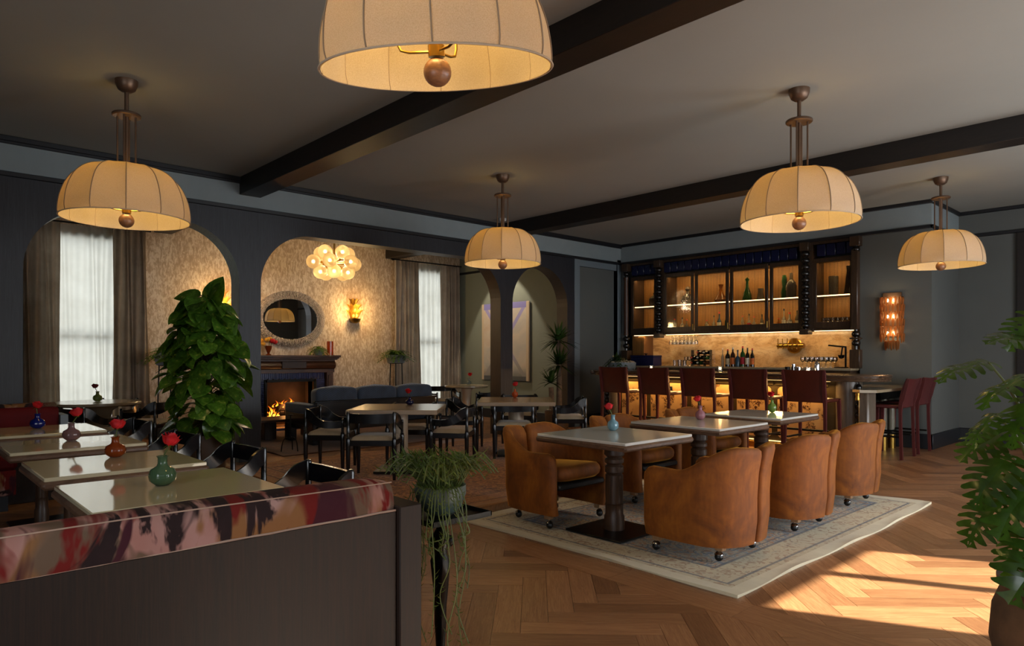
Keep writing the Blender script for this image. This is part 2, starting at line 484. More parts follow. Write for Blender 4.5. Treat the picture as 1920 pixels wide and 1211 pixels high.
M['bar_stile'] = plain('bar_stile', '#4a3c22', .4, .2, var=.15)
M['pilaster'] = wood('taupe_pilaster', '#54493e', '#776a5c', (14, 14, 1.2), .32, .06)
def slats():
    t = NT('cabinet_slats')
    wv = t.wave(5, 0, direction='X', profile='SAW'); n = t.noise(3, 4, vec=t.map((10, 10, 1)))
    c = t.ramp(n, [(.3, '#7d5426'), (.7, '#946630')]); c = t.mix(t.ramp(wv, [(.0, (1, 1, 1)), (.12, (0, 0, 0))]), c, '#3e240f')
    t.pr(c, .55, 0, t.bump(wv, .3, .004)); return t.m
M['slats'] = slats()
def mesh_pane():
    t = NT('wired_glass')
    wv = t.math('MAXIMUM', t.ramp(t.wave(14, 0, direction='X'), [(.86, (0, 0, 0)), (.93, (1, 1, 1))]), t.ramp(t.wave(12, 0, direction='Z'), [(.90, (0, 0, 0)), (.97, (.35, .35, .35))]))
    tr = t.n('BsdfTransparent', {'Color': (.96, .95, .92)}); gl = t.n('BsdfGlossy', {'Color': (1, 1, 1), 'Roughness': .05}); wr = t.n('BsdfDiffuse', {'Color': '#3a2a1a'})
    fr = t.n('Fresnel', {'IOR': 1.35}); a = t.n('MixShader', {0: fr.outputs[0], 1: tr.outputs[0], 2: gl.outputs[0]})
    b = t.n('MixShader', {0: t.math('MULTIPLY', wv, .35), 1: a.outputs[0], 2: wr.outputs[0]}); t.fin(b); return t.m
M['pane'] = mesh_pane()
M['glass'] = glass('clear_glass', (.985, .985, .98), .08, .3)
M['window_glass'] = glass('window_glass', (.97, .98, .97), .02, .1)
M['blue_tile'] = plain('cobalt_tile', '#0f1436', .25, var=.3, vs=3, bump=.1, bs=12)
M['fire_tile'] = plain('fireplace_tile', '#26305a', .22, var=.25, vs=8)
M['soot'] = plain('soot_brick', '#33241c', .95, var=.35, vs=5, bump=.3, bs=30)
M['log'] = plain('charred_log', '#2a1b12', .95, var=.6, vs=18, bump=.8, bs=30)
def flame():
    t = NT('flame')
    z = t.sep(t.tc('Generated'))[2]; n = t.noise(6, 3, .5, .5, t.tc('Generated'))
    c = t.ramp(t.math('ADD', z, t.math('MULTIPLY', t.math('SUBTRACT', n, .5), .3)), [(0, '#ffb24a'), (.45, '#ff8a20'), (1, '#e04a08')])
    e = t.n('Emission', {'Color': c, 'Strength': 4.5}); tr = t.n('BsdfTransparent')
    f = t.math('MULTIPLY', t.math('SUBTRACT', 1.0, z), .9)
    mx = t.n('MixShader', {0: f, 1: tr.outputs[0], 2: e.outputs[0]}); t.fin(mx); return t.m
M['flame'] = flame()
M['ember'] = emit('ember', (1, .3, .05), 3)
M['candle'] = emit('candle_flame', (1, .62, .25), 7)
M['led'] = emit('led_strip', (1, .66, .30), 5)
M['led_soft'] = emit('led_strip_warm', (1, .60, .22), 2.2)
M['bulb'] = emit('warm_bulb', (1, .66, .30), 25)
M['bulb_soft'] = emit('frosted_bulb', (1, .78, .46), 6.5)
M['mirror'] = plain('mirror_glass', '#e8eaea', .01, 1.0, var=0)
M['shell'] = plain('shell_beads', '#b5a494', .3, var=.3, vs=40)
def globe():
    t = NT('amber_globe')
    n = t.n('LayerWeight', {'Blend': .35}).outputs['Facing']
    tr = t.n('BsdfTransparent', {'Color': (1, .93, .78)}); gl = t.n('BsdfPrincipled', {'Base Color': '#e0c08a', 'Roughness': .15})
    tl = t.n('BsdfTranslucent', {'Color': '#f2dcb0'})
    a = t.n('MixShader', {0: .3, 1: tl.outputs[0], 2: gl.outputs[0]})
    mx = t.n('MixShader', {0: t.math('ADD', .62, t.math('MULTIPLY', n, .2)), 1: tr.outputs[0], 2: a.outputs[0]}); t.fin(mx); return t.m
M['globe'] = globe()
def glow_glass(name, c, tr_c, k):
    t = NT(name); p = t.n('BsdfPrincipled', {'Base Color': c, 'Roughness': .1}); tl = t.n('BsdfTranslucent', {'Color': c}); tr = t.n('BsdfTransparent', {'Color': tr_c})
    a = t.n('MixShader', {0: .6, 1: p.outputs[0], 2: tl.outputs[0]}); t.fin(t.n('MixShader', {0: k, 1: a.outputs[0], 2: tr.outputs[0]})); return t.m
M['amber_glass'] = glow_glass('amber_glass', '#cfa040', '#ffe6a8', .5)
M['smoke_glass'] = glow_glass('smoked_crystal', '#a87c52', '#e0b890', .5)
M['canvas'] = plain('painting_edge', '#a59a88', .8)
def leafm(name, a, b, c3, thr=.62, scale=5):
    t = NT(name)
    n = t.noise(scale, 4, .6, .6); oi = t.n('ObjectInfo').outputs['Random']
    col = t.ramp(n, [(.35, a), (thr - .06, b), (thr + .05, c3)])
    col = t.mix(1.0, col, t.ramp(oi, [(0, (.6, .62, .55)), (1, (1.3, 1.25, 1.1))]), 'MULTIPLY')
    p = t.n('BsdfPrincipled', {'Base Color': col, 'Roughness': .26, 'Specular IOR Level': .6})
    tl = t.n('BsdfTranslucent', {'Color': t.mix(.5, col, '#6a8a10')})
    mx = t.n('MixShader', {0: .28, 1: p.outputs[0], 2: tl.outputs[0]}); t.fin(mx); return t.m
M['pothos'] = leafm('pothos_leaf', '#37591c', '#57862c', '#b0b84e', .63, 3.2)
M['monstera'] = leafm('monstera_leaf', '#1c3611', '#30561f', '#5f7d2a', .72)
M['yucca'] = leafm('yucca_leaf', '#22391a', '#35522a', '#55703a', .7)
M['fern'] = leafm('fern_leaf', '#44681f', '#648c30', '#98ac48', .65)
M['string'] = leafm('trailing_leaf', '#4c5c2a', '#6f8044', '#9aa468', .65)
M['stem'] = plain('green_stem', '#4c5526', .6)
M['trunk'] = plain('bark', '#5a4838', .9, var=.35, vs=18, bump=.6, bs=30)
M['soil'] = plain('soil', '#2a1d13', 1., var=.4, vs=25, bump=.6, bs=50)
M['moss'] = plain('moss_pole', '#3a2c1e', 1., var=.4, vs=25, bump=.6, bs=50)
M['pot_brown'] = plain('brown_planter', '#4a382b', .5, .1, var=.1)
M['pot_mossy'] = plain('mossy_terracotta', '#4a3826', .9, var=.5, vs=6, bump=.5, bs=24)
M['pot_grey'] = plain('grey_zinc_pot', '#6f767a', .6, var=.25, vs=14, bump=.3, bs=30)
M['pot_green'] = plain('verdigris_pot', '#4d5a54', .55, var=.4, vs=12, bump=.3, bs=30)
M['rose'] = plain('rose_petal', '#b80812', .6, var=.35, vs=22)
M['rose_dark'] = plain('dark_rose_petal', '#7a1620', .6, var=.25, vs=16)
M['yellow'] = plain('yellow_petal', '#d59a2a', .6, var=.2, vs=16)
M['black_plastic'] = plain('black_plastic', '#0e0f10', .4)
M['white_plastic'] = plain('white_plastic', '#b9b8b4', .5)
M['blue_box'] = plain('navy_lacquer', '#12163f', .25, var=.1)
for k, c in dict(blue='#0d1a6a', mauve='#8a6a68', amber='#8a3a10', green='#4f6a4c', sky='#7fa6b4', pink='#a8727c', lime='#6f8a3c', navy='#14163a', rust='#a8431c', clear='#a9b0ac', olive='#76834a').items():
    M['vase_' + k] = tinted('vase_glass_' + k, c, .06, {'clear': .35, 'mauve': .55}.get(k, .72))
for k, c in dict(dark='#16120e', brown='#3a1d0c', clear='#c2bcac', green='#2f5a2a', blue='#4a6a86', amber='#9a5c1c', smoke='#7a7264').items():
    M['b_' + k] = tinted('bottle_glass_' + k, c, .07, {'clear': .35, 'blue': .4, 'smoke': .45, 'green': .55, 'amber': .5}.get(k, .85))
M['label_cream'] = plain('paper_label', '#b9a684', .8, var=.25, vs=40)
M['label_orange'] = plain('orange_label', '#b5602a', .8, var=.25, vs=40)
M['label_red'] = plain('red_label', '#a01d2a', .8, var=.35, vs=40)
M['label_white'] = plain('white_label', '#c9c2b4', .8, var=.15, vs=40)
M['cap_red'] = plain('red_cap', '#b0301c', .5)
M['cap_black'] = plain('black_cap', '#151312', .4)
M['cap_white'] = plain('white_cap', '#cfc6b4', .5)
def rugm(name, hx, hy, field1, field2, ink, border, edge, accent, s=1.0, ground='#888888'):
    t = NT(name); x, y, z = t.sep(t.tc())[:3]
    d = t.math('MINIMUM', t.math('SUBTRACT', hx, t.math('ABSOLUTE', x)), t.math('SUBTRACT', hy, t.math('ABSOLUTE', y)))
    vd = t.vor(5.5 * s); ve = t.vor(17 * s); nz = t.noise(24 * s, 2, .5, 1.0)
    fld = t.ramp(nz, [(0, field1), (.44, ground), (.56, field2)], 'CONSTANT')
    rings = t.ramp(t.math('FRACT', t.math('MULTIPLY', vd, 7)), [(.36, (0, 0, 0)), (.42, (1, 1, 1)), (.58, (1, 1, 1)), (.64, (0, 0, 0))])
    fld = t.mix(t.math('MULTIPLY', rings, .6), fld, ink)
    fld = t.mix(t.math('MULTIPLY', t.ramp(ve, [(.16, (1, 1, 1)), (.26, (0, 0, 0))]), .6), fld, accent)
    br = t.mix(t.math('MULTIPLY', t.ramp(t.noise(20 * s, 2, .5, 1.5), [(.54, (0, 0, 0)), (.58, (1, 1, 1))]), .6), border, accent)
    br = t.mix(t.math('MULTIPLY', t.ramp(ve, [(.10, (1, 1, 1)), (.2, (0, 0, 0))]), .5), br, ink)
    c = t.mix(t.math('GREATER_THAN', d, .36), br, fld)
    ln = t.math('MAXIMUM', t.math('LESS_THAN', t.math('ABSOLUTE', t.math('SUBTRACT', d, .36)), .012), t.math('LESS_THAN', t.math('ABSOLUTE', t.math('SUBTRACT', d, .15)), .010))
    ln = t.math('MAXIMUM', ln, t.math('LESS_THAN', t.math('ABSOLUTE', t.math('SUBTRACT', d, .42)), .006))
    c = t.mix(t.math('MULTIPLY', ln, .75), c, ink)
    c = t.mix(t.math('LESS_THAN', d, .10), c, edge)
    c = t.mix(t.math('MULTIPLY', t.ramp(t.noise(2.5, 5, .7), [(.4, (0, 0, 0)), (.8, (1, 1, 1))]), .6), c, ground)     # wear
    t.pr(c, .95, 0, t.bump(t.noise(170, 2), .3, .004), Sheen_Weight=.1); return t.m
# ---------------------------------------------------------------- room shell (metres; X along the bar wall, Y towards the bar, Z up)
HC = 3.615; XL = -8.66; XLB = -8.93; YB = 11.15; XR = 1.6; YR = -2.5; XW = -12.3; YE = 9.85; YN = 12.54
# floor: slab + herringbone oak planks, each a part (nearest 300), the rest one piece of stuff
fl = struct(MB().b2(-12.6, 1.9, -2.8, 12.9, -.12, -.014), 'floor', M['slab'])
def floor_planks():
    W, L = .14, .70; n = 5; ca = math.cos(PI / 4)
    U = Vector((ca, ca)); V = Vector((-ca, ca)); gap = .0009
    full = None; near = []; far = MB(); faruv = []
    def clip(poly, sgn, lim):
        out = []
        for i in range(len(poly)):
            a, b = poly[i], poly[(i + 1) % len(poly)]
            da, db = sgn * (a[1] - lim), sgn * (b[1] - lim)
            if da >= 0: out.append(a)
            if da * db < 0:
                t = da / (da - db); out.append((a[0] + (b[0] - a[0]) * t, a[1] + (b[1] - a[1]) * t))
        return out
    def uvs(poly, c, ax, off):
        ay = Vector((-ax.y, ax.x)); return [((Vector(p) - c).dot(ax) + off[0], (Vector(p) - c).dot(ay) + off[1]) for p in poly]
    items = []
    for a in range(-110, 140):
        for b in range(-20, 21):
            for kind in (0, 1):
                ox, oy = a + b * n, a - b * n
                x0, y0, x1, y1 = (ox, oy, ox + n, oy + 1) if kind == 0 else (ox - 1, oy, ox, oy + n)
                c = U * ((x0 + x1) / 2 * W) + V * ((y0 + y1) / 2 * W) + Vector((-3.4, 3.1))
                if not (-12.7 < c.x < 2.1 and -1.0 < c.y < 13.0): continue
                ax = U if kind == 0 else V; ay = Vector((-ax.y, ax.x)); hl, hw = L / 2 - gap, W / 2 - gap
                poly = [tuple(c + ax * (sx * hl) + ay * (sy * hw)) for sx, sy in ((-1, -1), (1, -1), (1, 1), (-1, 1))]
                for sg, lim in ((-1, 3.249), (1, 3.501)):
                    q = clip(poly, sg, lim)
                    if len(q) >= 3:
                        area = abs(sum(q[i][0] * q[(i + 1) % len(q)][1] - q[(i + 1) % len(q)][0] * q[i][1] for i in range(len(q)))) / 2
                        if area > .002: items.append((q, c, ax, len(q) == 4 and abs(area - 4 * hl * hw) < 1e-4))
    x = -12.6
    k = 0
    while x < 1.9:                                   # straight border boards across the herringbone
        x1 = x + .83
        q = [(x + gap, 3.25 + gap), (x1 - gap, 3.25 + gap), (x1 - gap, 3.5 - gap), (x + gap, 3.5 - gap)]
        items.append((q, Vector(((x + x1) / 2, 3.375)), Vector((1, 0)), False)); x = x1; k += 1
    def score(it):
        c = it[1]; v = Vector((c.x, c.y, 0)); d = v.dot(CAM_F); r = v.dot(CAM_R)
        if d < 2.4: return 1e9
        px = 960 + 1277 * r / d
        if px < 760 or px > 2050: return 1e6 + d
        if -4.3 < c.x < -2.05 and 3.6 < c.y < 7.0: return 1e5 + d
        return d
    items.sort(key=score)
    def ext(mb, q):
        """plank polygon with a small chamfer, top at z = 0"""
        m = len(q); cx = sum(p[0] for p in q) / m; cy = sum(p[1] for p in q) / m
        o = len(mb.v); e = .0007
        def ins(p):
            d = Vector((cx - p[0], cy - p[1])); l = d.length; d = d * (min(e * 1.4, l * .3) / l) if l > 1e-6 else d
            return (p[0] + d.x, p[1] + d.y)
        mb.v += [(p[0], p[1], -.014) for p in q] + [(p[0], p[1], -e) for p in q] + [ins(p) + (0.0,) for p in q]
        fs = [tuple(o + 2 * m + i for i in range(m))]
        for i in range(m):
            j = (i + 1) % m
            fs += [(o + i, o + j, o + m + j, o + m + i), (o + m + i, o + m + j, o + 2 * m + j, o + 2 * m + i)]
        mb.f += fs
    def setuv(me, uvlist):
        ul = me.uv_layers.new(name='UVMap').data
        for p in me.polygons:
            for li, vi in zip(p.loop_indices, p.vertices): ul[li].uv = uvlist[vi]
    shared = {}
    for i, (q, c, ax, whole) in enumerate(items):
        off = (rnd.random() * 30, rnd.random() * 30)
        if i < 300:
            key = (round(ax.x, 2), round(ax.y, 2), rnd.randrange(4)) if whole else None
            if key in shared: me = shared[key]
            else:
                mb = MB(); ql = [(p[0] - c.x, p[1] - c.y) for p in q]; ext(mb, ql)
                u = uvs(ql, Vector((0, 0)), ax, off); me = mb.mesh('plank', M['plank'], 20); setuv(me, u * 3)
                if key: shared[key] = me
            inst('plank', me, fl, (c.x, c.y, 0))
        else:
            ext(far, q); faruv += uvs(q, c, ax, off) * 3
    o = far.obj('plank_field', M['plank'], fl, 20, kind='stuff'); setuv(o.data, faruv)
floor_planks()

struct(MB().b2(-12.6, 1.9, -2.8, 12.9, HC, HC + .12), 'ceiling', M['ceiling'])
# beams (main room and lounge)
for y0, y1 in ((3.372, 3.645), (7.84, 8.105)):
    struct(MB().b2(XL, XR, y0, y1, 3.395, HC + .01, .004), 'ceiling_beam', M['beam'])
    struct(MB().b2(XW + .02, XLB - .002, y0, y1, 3.395, HC + .01, .004), 'ceiling_beam', M['beam'])

# arched wall on the left
def arch_wall():
    R = .708; ZA = 2.975; ZT = 3.25; mb = MB(); N = 14; reveals = []
    openings = ((1.126, 3.372), (3.647, 7.834), (8.11, 9.527))
    y = -2.6
    def strip(rv, ya, za, yb, zb):
        for X, fl_ in ((XL, 0), (XLB, 1)):
            q = [(X, ya, za), (X, yb, zb), (X, yb, ZT), (X, ya, ZT)]
            mb.add(q, [(0, 1, 2, 3) if not fl_ else (3, 2, 1, 0)])
        rv.add([(XL, ya, za), (XLB, ya, za), (XLB, yb, zb), (XL, yb, zb)], [(0, 1, 2, 3)])
    for (a, b) in openings:
        mb.b2(XLB, XL, y, a, 0, ZT); rv = MB(); reveals.append(rv)
        pts = [(a + R * (1 - math.cos(PI / 2 * i / N)), ZA - R + R * math.sin(PI / 2 * i / N)) for i in range(N + 1)]
        pts += [(b - R * (1 - math.cos(PI / 2 * i / N)), ZA - R + R * math.sin(PI / 2 * i / N)) for i in range(N, -1, -1)]
        for p, q in zip(pts, pts[1:]):
            if q[0] - p[0] > 1e-5: strip(rv, p[0], p[1], q[0], q[1])
        rv.add([(XL - .002, a + .002, 0), (XLB + .002, a + .002, 0), (XLB + .002, a + .002, ZA - R), (XL - .002, a + .002, ZA - R)], [(3, 2, 1, 0)])
        rv.add([(XL - .002, b - .002, 0), (XLB + .002, b - .002, 0), (XLB + .002, b - .002, ZA - R), (XL - .002, b - .002, ZA - R)], [(0, 1, 2, 3)])
        y = b
    mb.b2(XLB, XL, y, 9.72, 0, ZT)
    wl = struct(mb, 'wall_left', M['wall_dark'], angle=25)
    for i, rv in enumerate(reveals): rv.obj('arch_reveal', M['reveal'] if i == 0 else M['beam_v'], wl, 40)
arch_wall()
fa = MB().b2(XL - .12, XL, YR, YB + .1, 3.25, HC); struct(fa, 'trim_1', M['fascia'])                      # fascia band over the arches
struct(MB().b2(XL - .01, XL + .035, YR, YB, 3.56, HC, .006).b2(XL - .01, XL + .02, YR, YB, 3.535, 3.57, .004), 'trim_2', M['trim'])
struct(MB().b2(XL - .01, XL + .03, YR, YB, 3.20, 3.25, .006), 'trim_3', M['trim'])
# end of the left wall: cased recess with a flush door leaf
struct(MB().b2(XL - .25, XL + .012, 9.72, 9.87, 0, 3.20, .004).b2(XL - .25, XL + .012, 11.03, 11.15, 0, 3.20, .004).b2(XL - .25, XL - .02, 9.87, 11.03, 3.08, 3.20), 'trim_4', M['casing'])
d = struct(MB().b2(XL - .14, XL - .09, 9.87, 11.03, .2, 3.08), 'door_1', M['wall_grey'])
MB().b2(XL - .12, XL - .02, 9.875, 9.905, .2, 2.55, .004).obj('door_edge', M['trim'], d)
struct(MB().b2(XL - .13, XL - .06, 9.87, 11.03, 0, .22, .01), 'baseboard_left', M['base'])
struct(MB().b2(XLB - .02, XLB, 9.85, 11.3, 0, HC), 'wall_left_end', M['wall_grey'])
# bar wall: fascia, niche, end wall with return and recess
struct(MB().b2(XL - .1, -3.05, YB, YN + .05, 3.25, HC), 'trim_5', M['fascia'])
struct(MB().b2(XL, -3.02, YB - .035, YB + .02, 3.56, HC, .006).b2(-3.06, -3.015, YB - .03, YN, 3.56, HC, .006).b2(-3.05, XR, YN - .035, YN + .02, 3.56, HC, .006), 'trim_6', M['trim'])
struct(MB().b2(XL, -3.02, YB - .03, YB + .02, 3.20, 3.25, .006).b2(-3.06, -3.02, YB - .03, YN, 3.20, 3.25, .006).b2(-3.05, XR, YN - .03, YN + .02, 3.20, 3.25, .006), 'trim_7', M['trim'])
struct(MB().b2(-8.8, -3.9, 11.66, 11.8, 0, 3.3).b2(-8.8, XL, 11.03, 11.7, 0, 3.3), 'wall_bar', M['wall_grey'])
struct(MB().b2(-4.03, -3.05, YB, YN + .2, 0, 3.25), 'wall_bar_end', M['wall_grey'])
struct(MB().b2(-3.05, XR + .2, YN, YN + .15, 0, HC), 'wall_back', M['wall_grey'])
struct(MB().b2(-4.03, -3.03, YB - .025, YB + .01, 0, .22, .006).b2(-3.06, -3.025, YB - .025, YN, 0, .22, .006).b2(-3.05, -2.29, YN - .025, YN + .01, 0, .22, .006), 'baseboard_back', M['base'])
d2 = struct(MB().b2(-2.29, -2.17, YN - .06, YN, 0, 3.2, .005).b2(-2.17, -1.25, YN - .03, YN, .01, 3.2, .004).b2(-1.25, -1.13, YN - .06, YN, 0, 3.2, .005), 'door_2', M['beam'])
# lounge: fireplace wall with two windows, end wall, far wall
def wall_holes(x0, x1, ya, yb, holes):
    mb = MB(); y = ya
    for (h0, h1, z0, z1) in holes:
        mb.b2(x0, x1, y, h0, 0, HC); 
        if z0 > 0: mb.b2(x0, x1, h0, h1, 0, z0)
        mb.b2(x0, x1, h0, h1, z1, HC); y = h1
    mb.b2(x0, x1, y, yb, 0, HC); return mb
struct(wall_holes(XW - .18, XW, -2.6, YE + .1, ((1.75, 2.95, .25, 3.25), (5.2, 6.2, 0, .9), (8.25, 9.45, .25, 3.25))), 'wall_lounge', M['wallpaper'])
struct(MB().b2(XW - .2, XLB, YE, YE + .15, 0, HC), 'wall_lounge_end', M['wall_olive'])
struct(MB().b2(XW, XLB, YE - .03, YE, 3.20, 3.25, .005), 'trim_8', M['trim'])
struct(MB().b2(XW, XLB, YE - .025, YE, 0, .2, .005).b2(XW, XW + .025, -2.4, 4.8, 0, .2, .005).b2(XW, XW + .025, 6.7, YE, 0, .2, .005), 'baseboard_lounge', M['base'])
struct(MB().b2(XW - .2, XLB, -2.75, -2.6, 0, HC), 'wall_lounge_near', M['wall_olive'])
for i, (a, b) in enumerate(((1.75, 2.95), (8.25, 9.45))):
    w_ = struct(MB().b2(XW - .14, XW - .02, a, a + .06, .25, 3.25).b2(XW - .14, XW - .02, b - .06, b, .25, 3.25).b2(XW - .14, XW - .02, a, b, 3.18, 3.25).b2(XW - .14, XW - .02, a, b, .25, .33)
                .b2(XW - .12, XW - .05, a, b, 1.62, 1.68), 'window_%d' % (i + 1), M['casing'])
    MB().b2(XW - .09, XW - .085, a + .05, b - .05, .3, 3.2).obj('window_pane', M['window_glass'], w_)
# right wall with tall windows (outside the frame, source of the daylight and the sun patch)
mb = MB(); y = -2.6
for (a, b) in ((-1.7, 0.0), (2.2, 3.9), (5.06, 6.75)):
    mb.b2(XR, XR + .2, y, a, 0, HC); mb.b2(XR, XR + .2, a, b, 0, .3); mb.b2(XR, XR + .2, a, b, 2.5, HC); y = b
mb.b2(XR, XR + .2, y, YN + .2, 0, HC); struct(mb, 'wall_right', M['wall_grey'])
for i, (a, b, mu) in enumerate(((-1.7, 0.0, -.85), (2.2, 3.9, 3.05), (5.06, 6.75, 5.97))):
    struct(MB().b2(XR + .05, XR + .12, a, a + .06, .3, 2.5).b2(XR + .05, XR + .12, b - .06, b, .3, 2.5).b2(XR + .05, XR + .12, a, b, .3, .36).b2(XR + .05, XR + .12, a, b, 2.3, 2.5)
           .b2(XR + .05, XR + .12, mu - .04, mu + .04, .3, 2.5), 'window_%d' % (i + 3), M['trim'])
mb = MB().b2(XLB, -1.8, YR - .15, YR, 0, HC).b2(-1.8, .6, YR - .15, YR, 0, .3).b2(-1.8, .6, YR - .15, YR, 2.7, HC).b2(.6, XR + .2, YR - .15, YR, 0, HC); struct(mb, 'wall_front', M['wall_grey'])
# curtains
def curtain(name, y0, y1, x, z0, z1, folds, amp, mat, label, flare=0.0, seed=0):
    r = random.Random(seed); ph = [r.uniform(-.8, .8) for _ in range(folds * 2 + 3)]; N = folds * 10
    def fn(u, v):
        k = u * folds; p = ph[int(k) % len(ph)] * (1 - (k % 1)) + ph[(int(k) + 1) % len(ph)] * (k % 1)
        a = amp * (1.0 if v < .96 else .55) * (.8 + .3 * math.sin(5 * u + seed))
        yy = y0 + (y1 - y0) * u; yc = (y0 + y1) / 2
        yy += (yy - yc) * flare * (1 - v) + .018 * math.sin(k * 2.3 + v * 4)
        return (x + a * math.sin(2 * PI * k + p + .35 * math.sin(3 * v + u * 9)), yy, z0 + (z1 - z0) * v)
    o = MB().grid(fn, N, 14).obj(name, mat, angle=180)
    return tag(o, label, 'curtain')
curtain('drape', 1.30, 2.02, XW + .175, .02, 3.36, 7, .05, M['drape'], 'left taupe drape seen through the leftmost arch, left of the sheer', .10, 1)
curtain('drape', 2.74, 3.22, XW + .175, .02, 3.36, 6, .045, M['drape'], 'taupe drape between the sheer in the leftmost arch and the tall pothos', .16, 2)
curtain('sheer_curtain', 1.72, 3.0, XW + .065, .02, 3.36, 9, .036, M['sheer'], 'white sheer curtain glowing with daylight in the leftmost arch', 0, 3)
curtain('drape', 7.98, 8.58, XW + .175, .02, 3.36, 6, .045, M['drape'], 'taupe drape behind the fern on its stand, left of the far sheer', .14, 4)
curtain('drape', 9.16, 9.74, XW + .175, .02, 3.36, 6, .045, M['drape'], 'taupe drape in the lounge corner beside the olive wall', .05, 5)
curtain('sheer_curtain', 8.05, 9.95, XR - .1, .02, 2.7, 10, .03, M['sheer'], 'unseen white sheer curtain added on the blank right wall beyond the split leaf plant', 0, 8)  # unseen, added behind the extra daylight lamp; the wall has no opening here
curtain('sheer_curtain', 8.2, 9.5, XW + .065, .02, 3.36, 9, .036, M['sheer'], 'white sheer curtain in the far lounge corner behind the small round table', 0, 6)
for (a, b, l) in ((1.25, 3.3, 'black curtain rail over the window in the leftmost arch'), (7.92, 9.8, 'black curtain rail over the far lounge window by the olive wall')):
    o = MB().tube([(XW + .12, a, 3.385), (XW + .12, b, 3.385)], .014, 8).b2(XW, XW + .13, a + .1, a + .12, 3.375, 3.395).b2(XW, XW + .13, b - .12, b - .1, 3.375, 3.395).obj('curtain_rail', M['iron']); tag(o, l, 'curtain rail')
# rugs
def rug(name, x0, x1, y0, y1, mat, label, seed):
    cx, cy = (x0 + x1) / 2, (y0 + y1) / 2; r = random.Random(seed); N = 60
    hx, hy = (x1 - x0) / 2, (y1 - y0) / 2; ph = [r.uniform(0, 6) for _ in range(8)]
    def wob(t, k): return .010 * math.sin(t * 2.1 + ph[k]) + .005 * math.sin(t * 6.3 + ph[k + 1])
    def fn(u, v):
        x = (u * 2 - 1) * hx; y = (v * 2 - 1) * hy
        ex = abs(u * 2 - 1); ey = abs(v * 2 - 1)
        x += wob(y, 0) * ex ** 6 * (1 if x > 0 else -1); y += wob(x, 2) * ey ** 6 * (1 if y > 0 else -1)
        z = .012 + .006 * (max(ex, ey) > .985) * (math.sin(7 * (x + y)) + .6)
        return (x, y, z)
    mb = MB().grid(fn, N, N); m = N + 1
    rim = list(range(m)) + [i * m + N for i in range(1, m)] + [N * m + i for i in range(N - 1, -1, -1)] + [i * m for i in range(N - 1, 0, -1)]
    o0 = len(mb.v); mb.v += [(mb.v[i][0], mb.v[i][1], .0008) for i in rim]
    for k in range(len(rim)):
        j = (k + 1) % len(rim); mb.f.append((rim[j], rim[k], o0 + k, o0 + j))
    o = mb.obj(name, mat, angle=60, loc=(cx, cy, 0)); return tag(o, label, 'rug')
rug('rug', -4.38, -1.92, 3.53, 7.05, rugm('cream_rug', 1.23, 1.76, '#7b828c', '#b58560', '#3f4a5c', '#cdbf9c', '#ddd2b4', '#96613c', .9, '#b7a88e'), 'pale faded oriental rug under the amber velvet chairs', 1)
rug('rug', -8.35, -4.65, 3.08, 7.95, rugm('rust_rug', 1.85, 2.435, '#7c4c2a', '#c68444', '#2c211a', '#a0683a', '#a87846', '#c99a5e', .8, '#a0683a'), 'worn rust brown oriental rug under the black dining chairs', 2)
rug('rug', -11.7, -8.75, 3.99, 7.5, rugm('maroon_rug', 1.47, 1.755, '#3a1d1a', '#4a2a24', '#17151c', '#40231c', '#5a3a26', '#6d4436', 1.2, '#33191a'), 'dark maroon rug on the lounge floor in front of the fire', 3)
